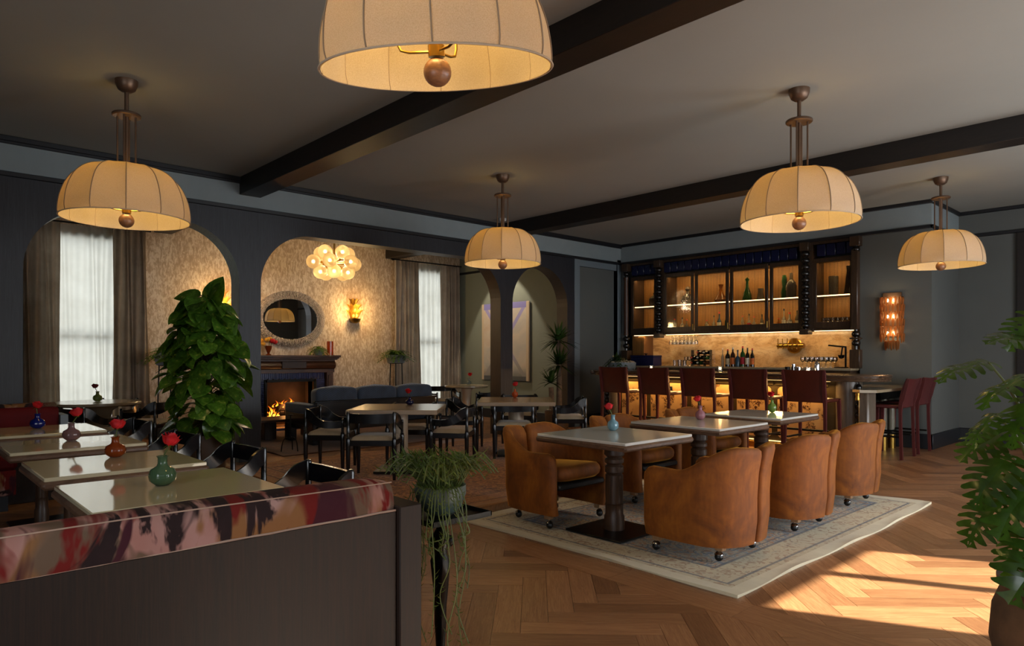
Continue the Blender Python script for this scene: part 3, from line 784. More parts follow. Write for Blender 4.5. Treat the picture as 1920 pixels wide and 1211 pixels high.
# ---------------------------------------------------------------- pendant lamps
def make_pendant(name, label, loc, rz, tilt=None):
    t = thing(name, label, 'pendant lamp', loc, rz, 'dome pendant lamps')
    zc = HC - loc[2]                                                  # ceiling, above the rim plane
    if tilt:                                                          # this one hangs a little askew
        zc /= math.cos(tilt[0])
        t.rotation_euler = (Matrix.Rotation(tilt[0], 3, CAM_R) @ Matrix.Rotation(tilt[1], 3, CAM_F) @ Matrix.Rotation(rz, 3, 'Z')).to_euler()
    MB().lathe([(0, zc - .10), (.035, zc - .097), (.066, zc - .075), (.083, zc - .035), (.086, zc), (0, zc)], 24).obj('canopy', M['bronze'], t)
    MB().cyl((0, 0, .40), .016, zc - .48, 12).obj('rod', M['bronze'], t)
    MB().lathe([(0, .845), (.1, .845), (.108, .852), (.108, .866), (.1, .873), (0, .873)], 28).obj('collar', M['bronze'], t)
    for k in range(4):
        a = PI / 4 + k * PI / 2
        MB().cyl((.068 * math.cos(a), .068 * math.sin(a), .40), .0075, .45, 8).obj('side_rod', M['bronze'], t)
    R = .475
    prof = [(R * .985, 0), (R, .04), (R * .993, .10), (R * .968, .17), (R * .92, .24), (R * .845, .31), (R * .735, .367), (R * .59, .408), (R * .43, .428), (R * .29, .424), (R * .14, .40)]
    prof = [(p.x, p.y) for p in spline([(r, z, 0) for r, z in prof], 3)]
    def lob(a, z):                                                    # linen stretched flat between twelve ribs, round at the rim
        q = (a % (PI / 6)) - PI / 12; k = math.cos(PI / 12) / math.cos(q) - .012 * (1 - (q / (PI / 12)) ** 2)
        m = min(1, max(0, z) * 9); return 1 + (k - 1) * m
    sh = MB().lathe(prof, 144, lobes=lob).obj('lamp_shade', M['shade'], t, angle=17)
    pp = MB()
    for k in range(12):
        a = k * PI / 6
        pp.tube([((r + .002) * lob(a, z) * math.cos(a), (r + .002) * lob(a, z) * math.sin(a), z) for r, z in prof], .0035, 5)
    pp.obj('seam', M['shade_piping'], sh)
    MB().tube([((R + .001) * math.cos(2 * PI * k / 96), (R + .001) * math.sin(2 * PI * k / 96), .002) for k in range(97)], .0042, 6, cap=False).obj('rim_tape', M['rim_tape'], sh)
    MB().cyl((0, 0, .055), .034, .045, 16).cyl((0, 0, .10), .02, .33, 12).obj('hub', M['brass'], t)
    for k in range(3):
        a = .5 + k * 2 * PI / 3; c, s_ = math.cos(a), math.sin(a)
        ar = MB().tube([(q * c, q * s_, z) for q, z in ((.03, .075), (.11, .074), (.145, .082), (.158, .11), (.16, .17))], .006, 6).obj('lamp_arm', M['brass'], t)
        MB().ball((.16 * c, .16 * s_, .21), (.02, .02, .032), 10, 6).obj('bulb', M['bulb'], ar)
    MB().ball((0, 0, -.004), .058, 22, 12).obj('finial_ball', M['turned_ball'], t)
    light('pendant_glow', 'POINT', (0, 0, .25), 13, (1, .68, .22), parent=t, radius=.10)
    return t
PEND = [((-2.27, 1.70, 2.535), math.radians(46.9 - 90 + 4), 'large cream dome pendant cut off by the top of the frame'),
        ((-6.25, 1.51, 2.470), .28, 'cream dome pendant hanging over the row of left hand tables'),
        ((-6.31, 5.74, 2.50), .28, 'cream dome pendant hanging before the column between the arches'),
        ((-2.56, 5.73, 2.485), math.radians(46.9 - 90 + 6), 'cream dome pendant hanging over the amber velvet chairs near the second beam'),
        ((-2.60, 9.88, 2.495), math.radians(46.9 - 90 + 2), 'cream dome pendant hanging by the bar end and the crystal sconce')]
pend0 = make_pendant('pendant_lamp', PEND[0][2], PEND[0][0], PEND[0][1], (math.radians(12), math.radians(-2)))
for loc, rz, lab in PEND[1:]:
    p = make_pendant('pendant_lamp', lab, loc, rz)
o = MB().lathe([(0, -.05), (.05, -.048), (.06, -.03), (.06, 0), (0, 0)], 20).obj('smoke_detector', M['white_plastic'], loc=(-8.30, 7.55, HC)); tag(o, 'small white round smoke detector on the ceiling beside the far beam', 'smoke detector')

# ---------------------------------------------------------------- black dining chairs with sweeping arms
def make_chair():
    t = thing('dining_chair', '', 'chair', (0, 0, 0), 0, 'black dining chairs')
    for y in (-.25, .25):
        MB().lathe([(0, 0), (.017, 0), (.024, .2), (.026, .36), (.026, .43), (.021, .445), (.023, .452), (.017, .46), (.019, .6), (.02, .72), (.014, .735), (0, .737)], 12, (-.215, y, 0)).obj('leg', M['black_lacquer'], t)
        MB().lathe([(0, 0), (.017, 0), (.024, .2), (.026, .36), (.026, .43), (.021, .445), (.023, .452), (.016, .46), (.017, .55), (.017, .60), (.012, .612), (0, .614)], 12, (.215, y, 0)).obj('leg', M['black_lacquer'], t)
    fr = MB()
    for y in (-.25, .25): fr.b2(-.215, .215, y - .012, y + .012, .365, .425, .004)
    for x in (-.215, .215): fr.b2(x - .012, x + .012, -.25, .25, .365, .425, .004)
    fr.obj('seat_frame', M['black_lacquer'], t)
    def pad(u, v):
        x = -.21 + .42 * u; y = -.24 + .48 * v; e = min(u, 1 - u, v, 1 - v)
        return (x, y, .415 + .055 * min(1, e * 9) ** .5 + .006 * math.sin(PI * u) * math.sin(PI * v))
    MB().grid(pad, 14, 14).obj('seat_pad', M['seat_cloth'], t, angle=70)
    sec = [(-.5, -1), (.5, -1), (.5, 1), (-.5, 1)]
    # back rail: curved flat board between the tall posts
    pts = spline([(-.2155, -.25, .665), (-.243, -.12, .662), (-.25, 0, .66), (-.243, .12, .662), (-.2155, .25, .665)], 5)
    MB().tube(pts, .052, sec=[(-.22, -1), (.22, -1), (.22, 1), (-.22, 1)], up=(0, 0, 1)).obj('back_rail', M['black_lacquer'], t)
    for s in (-1, 1):
        pts = spline([(-.215, s * .252, .675), (-.16, s * .272, .655), (-.10, s * .288, .600), (0, s * .292, .553), (.12, s * .278, .545), (.2155, s * .252, .552)], 5)
        k = len(pts); rr = [.058 - .018 * min(1, i / (k * .6)) for i in range(k)]
        MB().tube(pts, rr, sec=[(-.215, -1), (.215, -1), (.215, 1), (-.215, 1)], up=(0, 0, 1)).obj('armrest', M['black_lacquer'], t)
    return t
CH = [((-3.57, 1.90), -90, 'black dining chair at the table with the green vase, nearest the foreground banquette'),
      ((-4.78, 1.92), -88, 'black dining chair at the table with the amber vase, in front of the dark pier'),
      ((-5.94, 1.88), -87, 'black dining chair at the table with the mauve vase, in front of the pothos planter'),
      ((-7.38, 1.92), -88, 'black dining chair at the farthest table of the left row, with the deep blue vase'),
      ((-6.39, 3.90), 135, 'black dining chair with its back to us at the stone table with the navy vase'),
      ((-7.52, 3.80), 44, 'black dining chair on the fireplace side of the stone table with the navy vase'),
      ((-6.37, 5.27), -140, 'black dining chair on the right side of the stone table with the navy vase'),
      ((-7.30, 5.10), -47, 'black dining chair on the sofa side of the stone table with the navy vase'),
      ((-6.44, 6.05), 136, 'black dining chair with its back to us at the stone table with the rust vase'),
      ((-6.60, 7.62), -134, 'black dining chair on the bar side of the stone table with the rust vase'),
      ((-7.80, 7.45), -44, 'black dining chair behind the stone table with the rust vase, before the column'),
      ((-7.78, 6.05), 42, 'black dining chair on the sofa side of the stone table with the rust vase'),
      ((-11.40, 8.62), -15, 'black dining chair at the far small round table, in front of the far sheer'),
      ((-10.22, 9.20), -137, 'black dining chair at the far small round table, beside the dark column'),
      ((-11.20, 2.62), -42, 'black dining chair beyond the round table in the leftmost arch, before the curtain'),
      ((-10.20, 2.92), -130, 'black dining chair between the round table in the leftmost arch and the pothos'),
      ((-9.62, 1.72), 112, 'black dining chair on the near side of the round table in the leftmost arch')]
ch0 = make_chair()
for i, ((x, y), deg, lab) in enumerate(CH):
    a = math.radians(deg); lx, ly = x + .215 * math.cos(a), y + .215 * math.sin(a)
    if i == 0: ch0.location = (lx, ly, 0); ch0.rotation_euler = (0, 0, a); ch0['label'] = lab
    else:
        c = dup(ch0, lab, (lx, ly, 0), a)
    z = .018 if (-8.3 < lx < -4.7 and ly > 3.05) else .002
    (ch0 if i == 0 else c).location.z = z

# ---------------------------------------------------------------- amber velvet tub chairs on castors
def make_tub():
    t = thing('tub_chair', '', 'armchair', (0, 0, 0), 0, 'amber velvet tub chairs')
    path = spline([(.33, .315, 0), (.20, .328, 0), (0, .33, 0), (-.14, .318, 0), (-.235, .262, 0), (-.285, .17, 0), (-.305, .08, 0), (-.308, .012, 0)], 5)
    K = len(path)
    cum = [0]
    for a, b in zip(path, path[1:]): cum.append(cum[-1] + (b - a).length)
    def top(s):
        f = .575 + .012 * math.cos(s * 3)
        up = max(0, min(1, (s - .30) / .48)); up = up * up * (3 - 2 * up)
        z = f + up * .19 - max(0, s - .80) / .2 * .015
        if s < .09: z -= .10 * (1 - math.sqrt(max(0, 1 - ((.09 - s) / .09) ** 2)))
        if s > .955: z -= .06 * (1 - math.sqrt(max(0, 1 - ((s - .955) / .045) ** 2)))
        return z
    for sgn in (1, -1):
        mb = MB(); rows = []
        for i, p in enumerate(path):
            s = cum[i] / cum[-1]
            d = (path[min(i + 1, K - 1)] - path[max(i - 1, 0)]).normalized(); nrm = Vector((d.y, -d.x, 0))
            if nrm.dot(Vector((p.x * .5, p.y, 0))) < 0: nrm = -nrm
            zt = top(s); zb = .112; th = .04
            if i == 0 or i == K - 1: th *= .45
            elif i == 1 or i == K - 2: th *= .85
            lean = max(0, min(1, (s - .3) / .5))
            row = []
            sec = [(-1, 0), (1, 0), (1, .25), (1, .5), (1, .75), (1, .93), (.75, .982), (.3, 1.0), (-.3, 1.0), (-.75, .982), (-1, .93), (-1, .75), (-1, .5), (-1, .25)]
            for (o_, v) in sec:
                z = zb + (zt - zb) * v
                hz = max(0, (z - .42) / .36); off = o_ * th + lean * .055 * hz * hz * (1 if o_ > -.9 else .8) - .02 * (v < .05)
                q = p + nrm * off
                row.append(len(mb.v)); mb.v.append((q.x, q.y * sgn, z))
            rows.append(row)
        m = len(rows[0])
        for A, B in zip(rows, rows[1:]):
            for j in range(m):
                q = (A[j], A[(j + 1) % m], B[(j + 1) % m], B[j]); mb.f.append(q if sgn > 0 else tuple(reversed(q)))
        mb.f.append(tuple(reversed(rows[0])) if sgn > 0 else tuple(rows[0])); mb.f.append(tuple(rows[-1]) if sgn > 0 else tuple(reversed(rows[-1])))
        mb.obj('side_shell', M['velvet'], t, angle=75)
    def cush(u, v):
        a = 2 * PI * u; n_ = 4.5
        r = (abs(math.cos(a)) ** n_ + abs(math.sin(a)) ** n_) ** (-1 / n_)
        prof = [(0, .345), (.9, .345), (1.0, .37), (1.02, .40), (1.0, .43), (.93, .455), (.6, .468), (0, .472)]
        k = v * (len(prof) - 1); i = min(int(k), len(prof) - 2); f = k - i
        R = prof[i][0] * (1 - f) + prof[i + 1][0] * f; z = prof[i][1] * (1 - f) + prof[i + 1][1] * f
        x = .05 + R * r * math.cos(a) * .30; y = R * r * math.sin(a) * .272
        return (x, y, z + .02 * (x - .05) / .3)
    MB().grid(cush, 40, 14, True).obj('seat_cushion', M['velvet'], t, angle=70)
    MB().b2(-.2, .33, -.27, .27, .30, .345, .01).obj('seat_base', M['black_plastic'], t)
    for (x, y) in ((.24, .30), (.24, -.30), (-.19, .22), (-.19, -.22)):
        lg = MB().b2(x - .028, x + .028, y - .026, y + .026, .078, .125, .003).obj('leg_block', M['oak_leg'], t)
        c = MB().ball((x + .012, y, .033), .028, 14, 8).obj('caster_ball', M['black_plastic'], lg)
        MB().lathe([(.029, .046), (.025, .055), (.016, .063), (.008, .067), (.008, .085), (0, .085)], 14, (x + .012, y, .003), arc=(.4, 5.2)).obj('caster_hood', M['chrome'], lg)
    return t
TUB = [((-3.90, 4.11), 0, 'amber velvet tub chair facing us at the near table, left of its pedestal'),
       ((-4.00, 5.33), 0, 'amber velvet tub chair at the far left side of the table with the pink vase'),
       ((-4.00, 6.60), 0, 'amber velvet tub chair at the far left side of the table with the lime vase'),
       ((-2.50, 4.235), 180, 'amber velvet tub chair with its back to us nearest the camera'),
       ((-2.50, 5.335), 180, 'amber velvet tub chair with its back to us, middle of the right row'),
       ((-2.57, 6.54), 180, 'amber velvet tub chair with its back to us nearest the bar end')]
tub0 = make_tub()
for i, ((x, y), deg, lab) in enumerate(TUB):
    c = tub0 if i == 0 else dup(tub0, lab, (x, y, .015), math.radians(deg))
    if i == 0: tub0.location = (x, y, .015); tub0['label'] = lab

# ---------------------------------------------------------------- bar stools in stitched leather
def make_stool(H, SH, W, mat_back, mat_leg, tilt):
    t = thing('bar_stool', '', 'bar stool', (0, 0, 0), 0, None)
    hw = W / 2; sec = [(-1, -1), (1, -1), (1, 1), (-1, 1)]
    for s in (-1, 1):
        y = s * (hw - .022)
        MB().tube(spline([(-.235, y + s * .012, 0), (-.225, y + s * .004, SH * .45), (-.22, y, SH - .03), (-.225 - tilt * .3, y, SH + .1), (-.225 - tilt, y + s * .012, H - .004)], 4), [.017] * 8 + [.021] * 5 + [.018] * 3 + [.012], sec=sec, up=(1, 0, 0)).obj('leg', mat_leg, t)
        MB().tube(spline([(.235, y + s * .01, 0), (.228, y + s * .004, SH * .5), (.222, y, SH - .08), (.205, y, SH - .015)], 4), [.017] * 6 + [.02] * 7, sec=sec, up=(1, 0, 0)).obj('leg', mat_leg, t)
    MB().b2(-.225, .225, -hw + .015, hw - .015, SH - .045, SH, .014).obj('seat', mat_back, t)
    def bk(u, v):
        z = SH - .03 + (H - SH + .03) * v - .012 * (1 - (2 * u - 1) ** 2) * v
        x = -.222 - tilt * v * v - .02 * (1 - (2 * u - 1) ** 2)
        return (x, -hw + .008 + (W - .016) * u, z)
    b = MB().grid(bk, 12, 10); n = len(b.v); b.v += [(x + .02, y, z) for x, y, z in b.v]
    m = 13; nf = len(b.f)
    b.f += [tuple(n + i for i in reversed(f)) for f in b.f[:nf]]
    rim = list(range(m)) + [i * m + 12 for i in range(1, 11)] + [10 * m + i for i in range(11, -1, -1)] + [i * m for i in range(9, 0, -1)]
    for k in range(len(rim)):
        j = (k + 1) % len(rim); b.f.append((rim[j], rim[k], n + rim[k], n + rim[j]))
    b.obj('backrest', mat_back, t, angle=50)
    MB().b2(-.205, .205, -hw + .03, -hw + .05, .28, .305, .003).b2(-.205, .205, hw - .05, hw - .03, .28, .305, .003).b2(.19, .21, -hw + .03, hw - .03, .25, .275, .003).obj('foot_rest', M['iron'], t)
    return t
STX = (-6.93, -6.16, -5.39, -4.61, -3.84)
SL = ('farthest left, in front of the planted bowl', 'second from the planted bowl, in front of the left candle', 'middle of the five along the bar front', 'fourth from the planted bowl along the bar front', 'by the rounded bar end, last of the five along the front')
st0 = make_stool(1.178, .80, .555, M['leather'], M['leather_side'], .05)
st0.rotation_euler = (0, 0, PI / 2); st0['group'] = 'stools along the bar front'
for i, x in enumerate(STX):
    lab = 'oxblood leather bar stool ' + SL[i]
    if i == 0: st0.location = (x, 8.98, 0); st0['label'] = lab
    else: dup(st0, lab, (x, 8.98, 0), PI / 2)
st1 = make_stool(1.06, .71, .53, M['leather_side'], M['leather_side'], .09)
st1.location = (-3.24, 9.98, 0); st1.rotation_euler = (0, 0, PI); st1['label'] = 'lower burgundy leather stool at the side counter, nearer the amber chairs'; st1['group'] = 'stools at the side counter'
dup(st1, 'lower burgundy leather stool at the side counter, nearer the grey wall corner', (-3.26, 10.72, 0), PI)

# ---------------------------------------------------------------- tables
def turned(mb, c, zt, r):
    k = r
    mb.lathe([(0, 0), (k * 1.12, 0), (k * 1.12, .10), (k * .98, .12), (k * .98, .19), (k * 1.02, .195), (k * .92, .20), (k * .95, zt * .3), (k * .98, zt * .62), (k * .80, zt * .635), (k * 1.02, zt * .655), (k * 1.02, zt * .72), (k * .78, zt * .74), (k * 1.05, zt * .765),
              (k * 1.05, zt * .80), (k * .8, zt * .82), (k * 1.1, zt * .85), (k * 1.1, zt * .92), (k * .95, zt), (0, zt)], 24, c)
def square_table(label, c, sx, sy, top, wood_, group, pr_=.07, zb=.018, base=.53):
    t = thing('pedestal_table', label, 'table', (c[0], c[1], zb), 0, group)
    z = .76 - zb
    MB().b2(-sx / 2 + .012, sx / 2 - .012, -sy / 2 + .012, sy / 2 - .012, z - .022, z, .004).obj('stone_top', top, t)
    e = MB(); 
    e.b2(-sx / 2, sx / 2, -sy / 2, sy / 2, z - .062, z - .018, .014)
    e.obj('wood_edge', wood_, t)
    mb = MB(); turned(mb, (0, 0, .012), z - .07, pr_); mb.obj('pedestal', M['walnut'], t)
    MB().b2(-base / 2, base / 2, -base / 2, base / 2, 0, .014, .004).obj('base_plate', M['steel_black'], t)
    return t
square_table('white topped wooden table with the pale blue vase, nearest the camera on the cream rug', (-3.28, 4.14), .87, .85, M['quartz'], M['walnut_edge'], 'white topped tables on the cream rug')
square_table('white topped wooden table with the pink vase, middle of the cream rug', (-3.34, 5.43), .92, .85, M['quartz'], M['walnut_edge'], 'white topped tables on the cream rug')
square_table('white topped wooden table with the lime vase, nearest the bar', (-3.38, 6.68), .84, .86, M['quartz'], M['walnut_edge'], 'white topped tables on the cream rug')
for x, sx, l in ((-3.355, .77, 'cream stone table with the green vase, behind the foreground banquette'), (-4.335, .73, 'cream stone table with the amber vase, second of the left row'),
                 (-5.49, .72, 'cream stone table with the mauve vase, third of the left row'), (-6.62, .78, 'cream stone table with the deep blue vase, farthest of the left row')):
    square_table(l, (x, .985), sx, .79, M['cream_stone'], M['walnut_edge'], 'cream stone tables of the left row', .045, .001, .42)
def slab_table(label, c, s, deg):
    t = thing('stone_table', label, 'table', (c[0], c[1], .018), math.radians(deg), 'square stone tables on the rust rug')
    MB().b2(-s[0] / 2, s[0] / 2, -s[1] / 2, s[1] / 2, .692, .742, .004).obj('table_top', M['travertine'], t)
    MB().lathe([(0, .03), (.105, .03), (.105, .69), (0, .69)], 32).obj('column', M['pedestal'], t)
    MB().b2(-.25, .25, -.25, .25, 0, .03, .004).obj('base_plate', M['steel_black'], t)
slab_table('square brown stone table with the navy vase, its column on the rust rug', (-6.70, 4.46), (1.0, 1.0), 46.9)
slab_table('square brown stone table with the rust vase, in front of the dark column', (-6.72, 6.36), (1.0, 1.1), 46.9)
def round_table(label, c, r, zb, cone):
    t = thing('round_table', label, 'table', (c[0], c[1], zb), 0, 'round stone tables in the lounge')
    z = .76 - zb
    MB().lathe([(0, z - .045), (r - .03, z - .045), (r, z - .03), (r, z - .008), (r - .008, z), (0, z)], 48).obj('table_top', M['counter'], t)
    MB().lathe([(0, 0), (.2, 0), (.19, .04), (.1 if not cone else .17, .12), (.085 if not cone else .15, z * .6), (.1 if not cone else .2, z - .12), (.14 if not cone else .3, z - .045), (0, z - .045)], 32).obj('pedestal', M['pedestal'] if not cone else M['grey_stone'], t)
round_table('small round stone table with the clear vase, far in the lounge by the olive wall', (-10.64, 8.70), .44, .0, False)
round_table('round stone table with the olive vase on a flared pedestal in the leftmost arch', (-10.12, 2.08), .53, .0, True)

# ---------------------------------------------------------------- banquettes
def soft_slab(prof, y0, y1, n=16, bulge=.0, seed=0):
    """upholstered bar with profile [(x, z)] swept from y0 to y1 with rounded ends"""
    mb = MB(); rows = []; r = random.Random(seed); cx = sum(p[0] for p in prof) / len(prof); cz = sum(p[1] for p in prof) / len(prof)
    for i in range(n + 1):
        u = i / n; e = min(u, 1 - u) * abs(y1 - y0); k = 1 - .10 * max(0, 1 - e / .05) ** 2
        row = []
        for (x, z) in prof:
            row.append(len(mb.v)); mb.v.append((cx + (x - cx) * k + bulge * math.sin(7 * u + z * 5), y0 + (y1 - y0) * u, cz + (z - cz) * k + bulge * math.sin(9 * u + x * 8)))
        rows.append(row)
    m = len(prof)
    for A, B in zip(rows, rows[1:]):
        for j in range(m): mb.f.append((A[j], A[(j + 1) % m], B[(j + 1) % m], B[j]))
    mb.f.append(tuple(reversed(rows[0]))); mb.f.append(tuple(rows[-1])); return mb
t = thing('banquette', 'foreground banquette end with floral velvet back and dark smoked oak panel', 'banquette', (-2.08, .4, 0), 0, 'banquette sections')
T_ = lambda mb: [(x + 2.08, y - .4, z) for x, y, z in mb.v]
def put(mb, name, mat, angle=38):
    mb.v = T_(mb); return mb.obj(name, mat, t, angle)
put(MB().b2(-2.12, -2.085, -1.3, 1.378, 0, .798, .003), 'back_panel', M['banq_wood'])
put(MB().b2(-2.42, -2.065, 1.380, 1.475, 0, .815, .004), 'end_post', M['banq_wood'])
bp = put(soft_slab([(-2.088, .795), (-2.084, .83), (-2.09, .87), (-2.104, .900), (-2.12, .908), (-2.16, .913), (-2.20, .911), (-2.25, .902), (-2.29, .875), (-2.31, .83), (-2.33, .60), (-2.34, .46), (-2.15, .46), (-2.125, .79)], -1.3, 1.376, 40, .004, 2), 'back_cushion', M['floral'], 60)
mb = MB().tube([(-2.090 + .0008 * math.sin(9 * k), -1.3 + k * .0669, .799 + .001 * math.sin(11 * k)) for k in range(41)], .0045, 6); put(mb, 'welt', M['seam'])
mb = MB().tube([(-2.106 + .004 * math.sin(7 * k / 40 + 4.5), -1.3 + k * .0668, .903 + .004 * math.sin(9 * k / 40 - 16.8)) for k in range(41)], .0022, 6); put(mb, 'seam', M['seam'])
put(MB().b2(-2.70, -2.30, -1.3, 1.37, .34, .47, .03), 'seat_cushion', M['red_velvet'])
put(MB().b2(-2.66, -2.12, -1.3, 1.37, .06, .34, .004), 'seat_base', M['banq_wood'])
t = thing('banquette', 'far crimson velvet banquette end with a floral top, beyond the left row', 'banquette', (-7.75, .35, 0), 0, 'banquette sections')
soft_slab([(.12, .46), (.13, .80), (.12, .86), (.09, .882), (-.1, .882), (-.12, .8), (-.12, .46)], -1.2, .92, 20).obj('back_cushion', M['red_velvet'], t, 60)
soft_slab([(.10, .880), (.06, .905), (-.05, .908), (-.11, .882)], -1.19, .91, 20, .003, 5).obj('top_welt', M['floral'], t, 60)
MB().b2(-.16, .11, -1.2, .90, 0, .46, .006).obj('seat_base', M['banq_wood'], t)
MB().b2(-.16, .16, .925, .99, 0, .80, .004).obj('end_post', M['casing'], t)
MB().b2(.12, .47, -1.2, .56, .36, .48, .03).obj('seat_cushion', M['red_velvet'], t)
MB().b2(.12, .455, -1.19, .55, .14, .362, .006).obj('seat_front', M['floral'], t)
MB().b2(.12, .40, -1.18, .50, 0, .14).obj('plinth', M['trim'], t)
def pill(u, v):
    a = 2 * PI * u; n_ = 3.2; r = (abs(math.cos(a)) ** n_ + abs(math.sin(a)) ** n_) ** (-1 / n_)
    k = math.sin(PI * v) ** .6; return (.07 * -math.cos(PI * v) * (1 if k > 0 else 0), r * math.cos(a) * .22 * k, r * math.sin(a) * .2 * k)
o = MB().grid(pill, 32, 10, True).obj('throw_pillow', M['pillow'], angle=180, loc=(-2.49, .62, .665)); o.rotation_euler = (.12, .3, 0)
tag(o, 'dark patterned throw pillow just showing behind the foreground banquette', 'pillow')
# ---------------------------------------------------------------- front bar
t = thing('bar_counter', 'long wooden bar with glowing burl front panels and a rounded ribbed top', 'bar', (-5.65, 9.75, 0))
def W(mb, ox=-5.65, oy=9.75):
    mb.v = [(x - ox, y - oy, z) for x, y, z in mb.v]; return mb
def stadium(x0, x1, y0, y1, n=14):
    r = (y1 - y0) / 2; cy = (y0 + y1) / 2; out = []
    for i in range(n + 1):
        a = -PI / 2 + PI * i / n; out.append((x1 - r + r * math.cos(a), cy + r * math.sin(a)))
    for i in range(n + 1):
        a = PI / 2 + PI * i / n; out.append((x0 + r + r * math.cos(a), cy + r * math.sin(a)))
    return out
def stad_lathe(x0, x1, y0, y1, prof):
    mb = MB(); rows = []
    for (ins, z) in prof:
        p = stadium(x0 + ins, x1 - ins, y0 + ins, y1 - ins); rows.append([len(mb.v) + i for i in range(len(p))]); mb.v += [(x, y, z) for x, y in p]
    m = len(rows[0])
    for A, B in zip(rows, rows[1:]):
        for j in range(m): mb.f.append((A[j], A[(j + 1) % m], B[(j + 1) % m], B[j]))
    mb.f.append(tuple(reversed(rows[0]))); mb.f.append(tuple(rows[-1])); return mb
W(stad_lathe(-8.12, -3.12, 9.24, 10.16, [(.05, 1.012), (.02, 1.016), (.012, 1.026), (.02, 1.037), (.012, 1.047), (0, 1.058), (.014, 1.070), (0, 1.084), (.006, 1.096), (.03, 1.104)])).obj('bar_top', M['bar_rail'], t, 30)
W(MB().b2(-7.62, -3.75, 9.63, 10.05, .0, 1.012)).obj('carcass', M['bar_stile'], t)
for x in (-7.62, -3.66):
    s = 1 if x > -5 else -1
    W(MB().lathe([(0, .0), (.17, .0), (.17, 1.012), (0, 1.012)], 28, (x, 9.73, 0))).obj('pilaster', M['pilaster'], t)
    bd = W(MB().cyl((x + s * .165, 9.62, 0), .012, 1.0, 8)).obj('bead_column', M['bobbin'], t)
    k = 0; z = .06
    while z < .99:
        W(MB().ball((x + s * .165, 9.615, z), (.046, .046, .052), 14, 8)).obj('bead', M['bobbin'], bd); z += .1235
def rrect(x0, x1, z0, z1, r, n=6):
    out = []
    for (cx, cz, a0) in ((x1 - r, z0 + r, -PI / 2), (x1 - r, z1 - r, 0), (x0 + r, z1 - r, PI / 2), (x0 + r, z0 + r, PI)):
        for i in range(n + 1):
            a = a0 + PI / 2 * i / n; out.append((cx + r * math.cos(a), cz + r * math.sin(a)))
    return out
RX = Matrix(((1, 0, 0, 0), (0, 0, -1, 0), (0, 1, 0, 0), (0, 0, 0, 1)))      # (x, z) polygons -> wall facing -Y; depth d -> y = -d
edges = (-7.49, -6.88, -6.09, -5.30, -4.66, -3.87)
for a, b in zip(edges, edges[1:]):
    mb = MB().prism(rrect(a + .05, b - .05, .16, .905, .07), -9.63, -9.605, RX); W(mb).obj('burl_panel', M['burl'], t)
    mb = MB().prism(rrect(a + .02, b - .02, .925, .985, .015), -9.63, -9.612, RX); W(mb).obj('frieze_panel', M['bar_stile'], t)
W(MB().b2(-7.45, -3.82, 9.56, 9.63, .0, .09, .006)).obj('plinth', M['brass'], t)
W(MB().b2(-7.45, -3.82, 9.585, 9.60, .105, .118)).obj('led_strip', M['led_soft'], t)
W(MB().b2(-7.45, -3.82, 9.50, 9.515, 1.000, 1.010)).obj('led_strip', M['led_soft'], t)
W(MB().tube([(-7.5, 9.42, .33), (-3.8, 9.42, .33)], .018, 10)).obj('foot_rail', M['iron'], t)
W(MB().b2(-6.52, -6.40, 9.59, 9.61, .77, .85, .004).b2(-6.50, -6.42, 9.585, 9.60, .785, .835)).obj('outlet', M['black_plastic'], t)
light('bar_glow', 'AREA', (0, -.22, .995), 34, (1, .58, .20), (math.radians(-25), 0, 0), 3.6, .04, parent=t)
# back bar: counter, splash, glazed cabinets between bobbin columns
t = thing('back_bar', 'tall walnut back bar with lit glazed cabinets and bobbin columns', 'back bar', (-6.36, 11.2, 0))
def B(mb): return W(mb, -6.36, 11.2)
B(MB().b2(-8.47, -4.05, 10.86, 11.6, 1.125, 1.16, .006)).obj('counter', M['counter'], t)
B(MB().b2(-8.46, -4.08, 10.90, 11.6, 0, 1.125)).obj('base_cabinet', M['bar_wood'], t)
B(MB().b2(-8.18, -4.17, 11.585, 11.60, 1.16, 1.80)).obj('splashback', M['splash'], t)
for (a, b) in ((-8.46, -8.18), (-4.2, -4.08)): B(MB().b2(a, b, 11.27, 11.60, 1.16, 1.80)).obj('side_cheek', M['slats'], t)
car = MB().b2(-8.46, -4.08, 11.20, 11.60, 1.76, 1.80).b2(-8.46, -4.08, 11.20, 11.60, 2.90, 2.94).b2(-8.46, -8.40, 11.2, 11.6, 1.8, 2.9).b2(-4.14, -4.08, 11.2, 11.6, 1.8, 2.9).b2(-8.47, -4.08, 11.14, 11.6, 3.155, 3.25)
for x in (-7.72, -4.86): car.b2(x - .10, x + .10, 11.15, 11.6, 1.76, 3.2)
B(car).obj('carcass', M['bar_wood'], t)
B(MB().b2(-8.42, -4.1, 11.585, 11.60, 1.78, 2.92)).obj('cabinet_back', M['slats'], t)
B(MB().b2(-8.4, -4.1, 11.25, 11.585, 2.315, 2.335)).obj('shelf', M['bar_wood'], t)
for (a, b) in ((-8.38, -7.84), (-7.60, -4.97), (-4.74, -4.15)):
    B(MB().b2(a, b, 11.242, 11.25, 2.317, 2.333)).obj('led_strip', M['led'], t)
    light('cabinet_glow', 'AREA', ((a + b) / 2 + 6.36, .06, 2.31), 4.0 * (b - a), (1, .66, .27), (math.radians(20), 0, 0), b - a, .03, parent=t)
    light('cabinet_glow', 'AREA', ((a + b) / 2 + 6.36, .10, 2.885), 4.5 * (b - a), (1, .66, .27), (math.radians(20), 0, 0), b - a, .03, parent=t)
B(MB().b2(-8.38, -7.80, 11.215, 11.225, 1.752, 1.760).b2(-7.62, -4.97, 11.215, 11.225, 1.752, 1.760).b2(-4.76, -4.15, 11.215, 11.225, 1.752, 1.760)).obj('led_strip', M['led'], t)
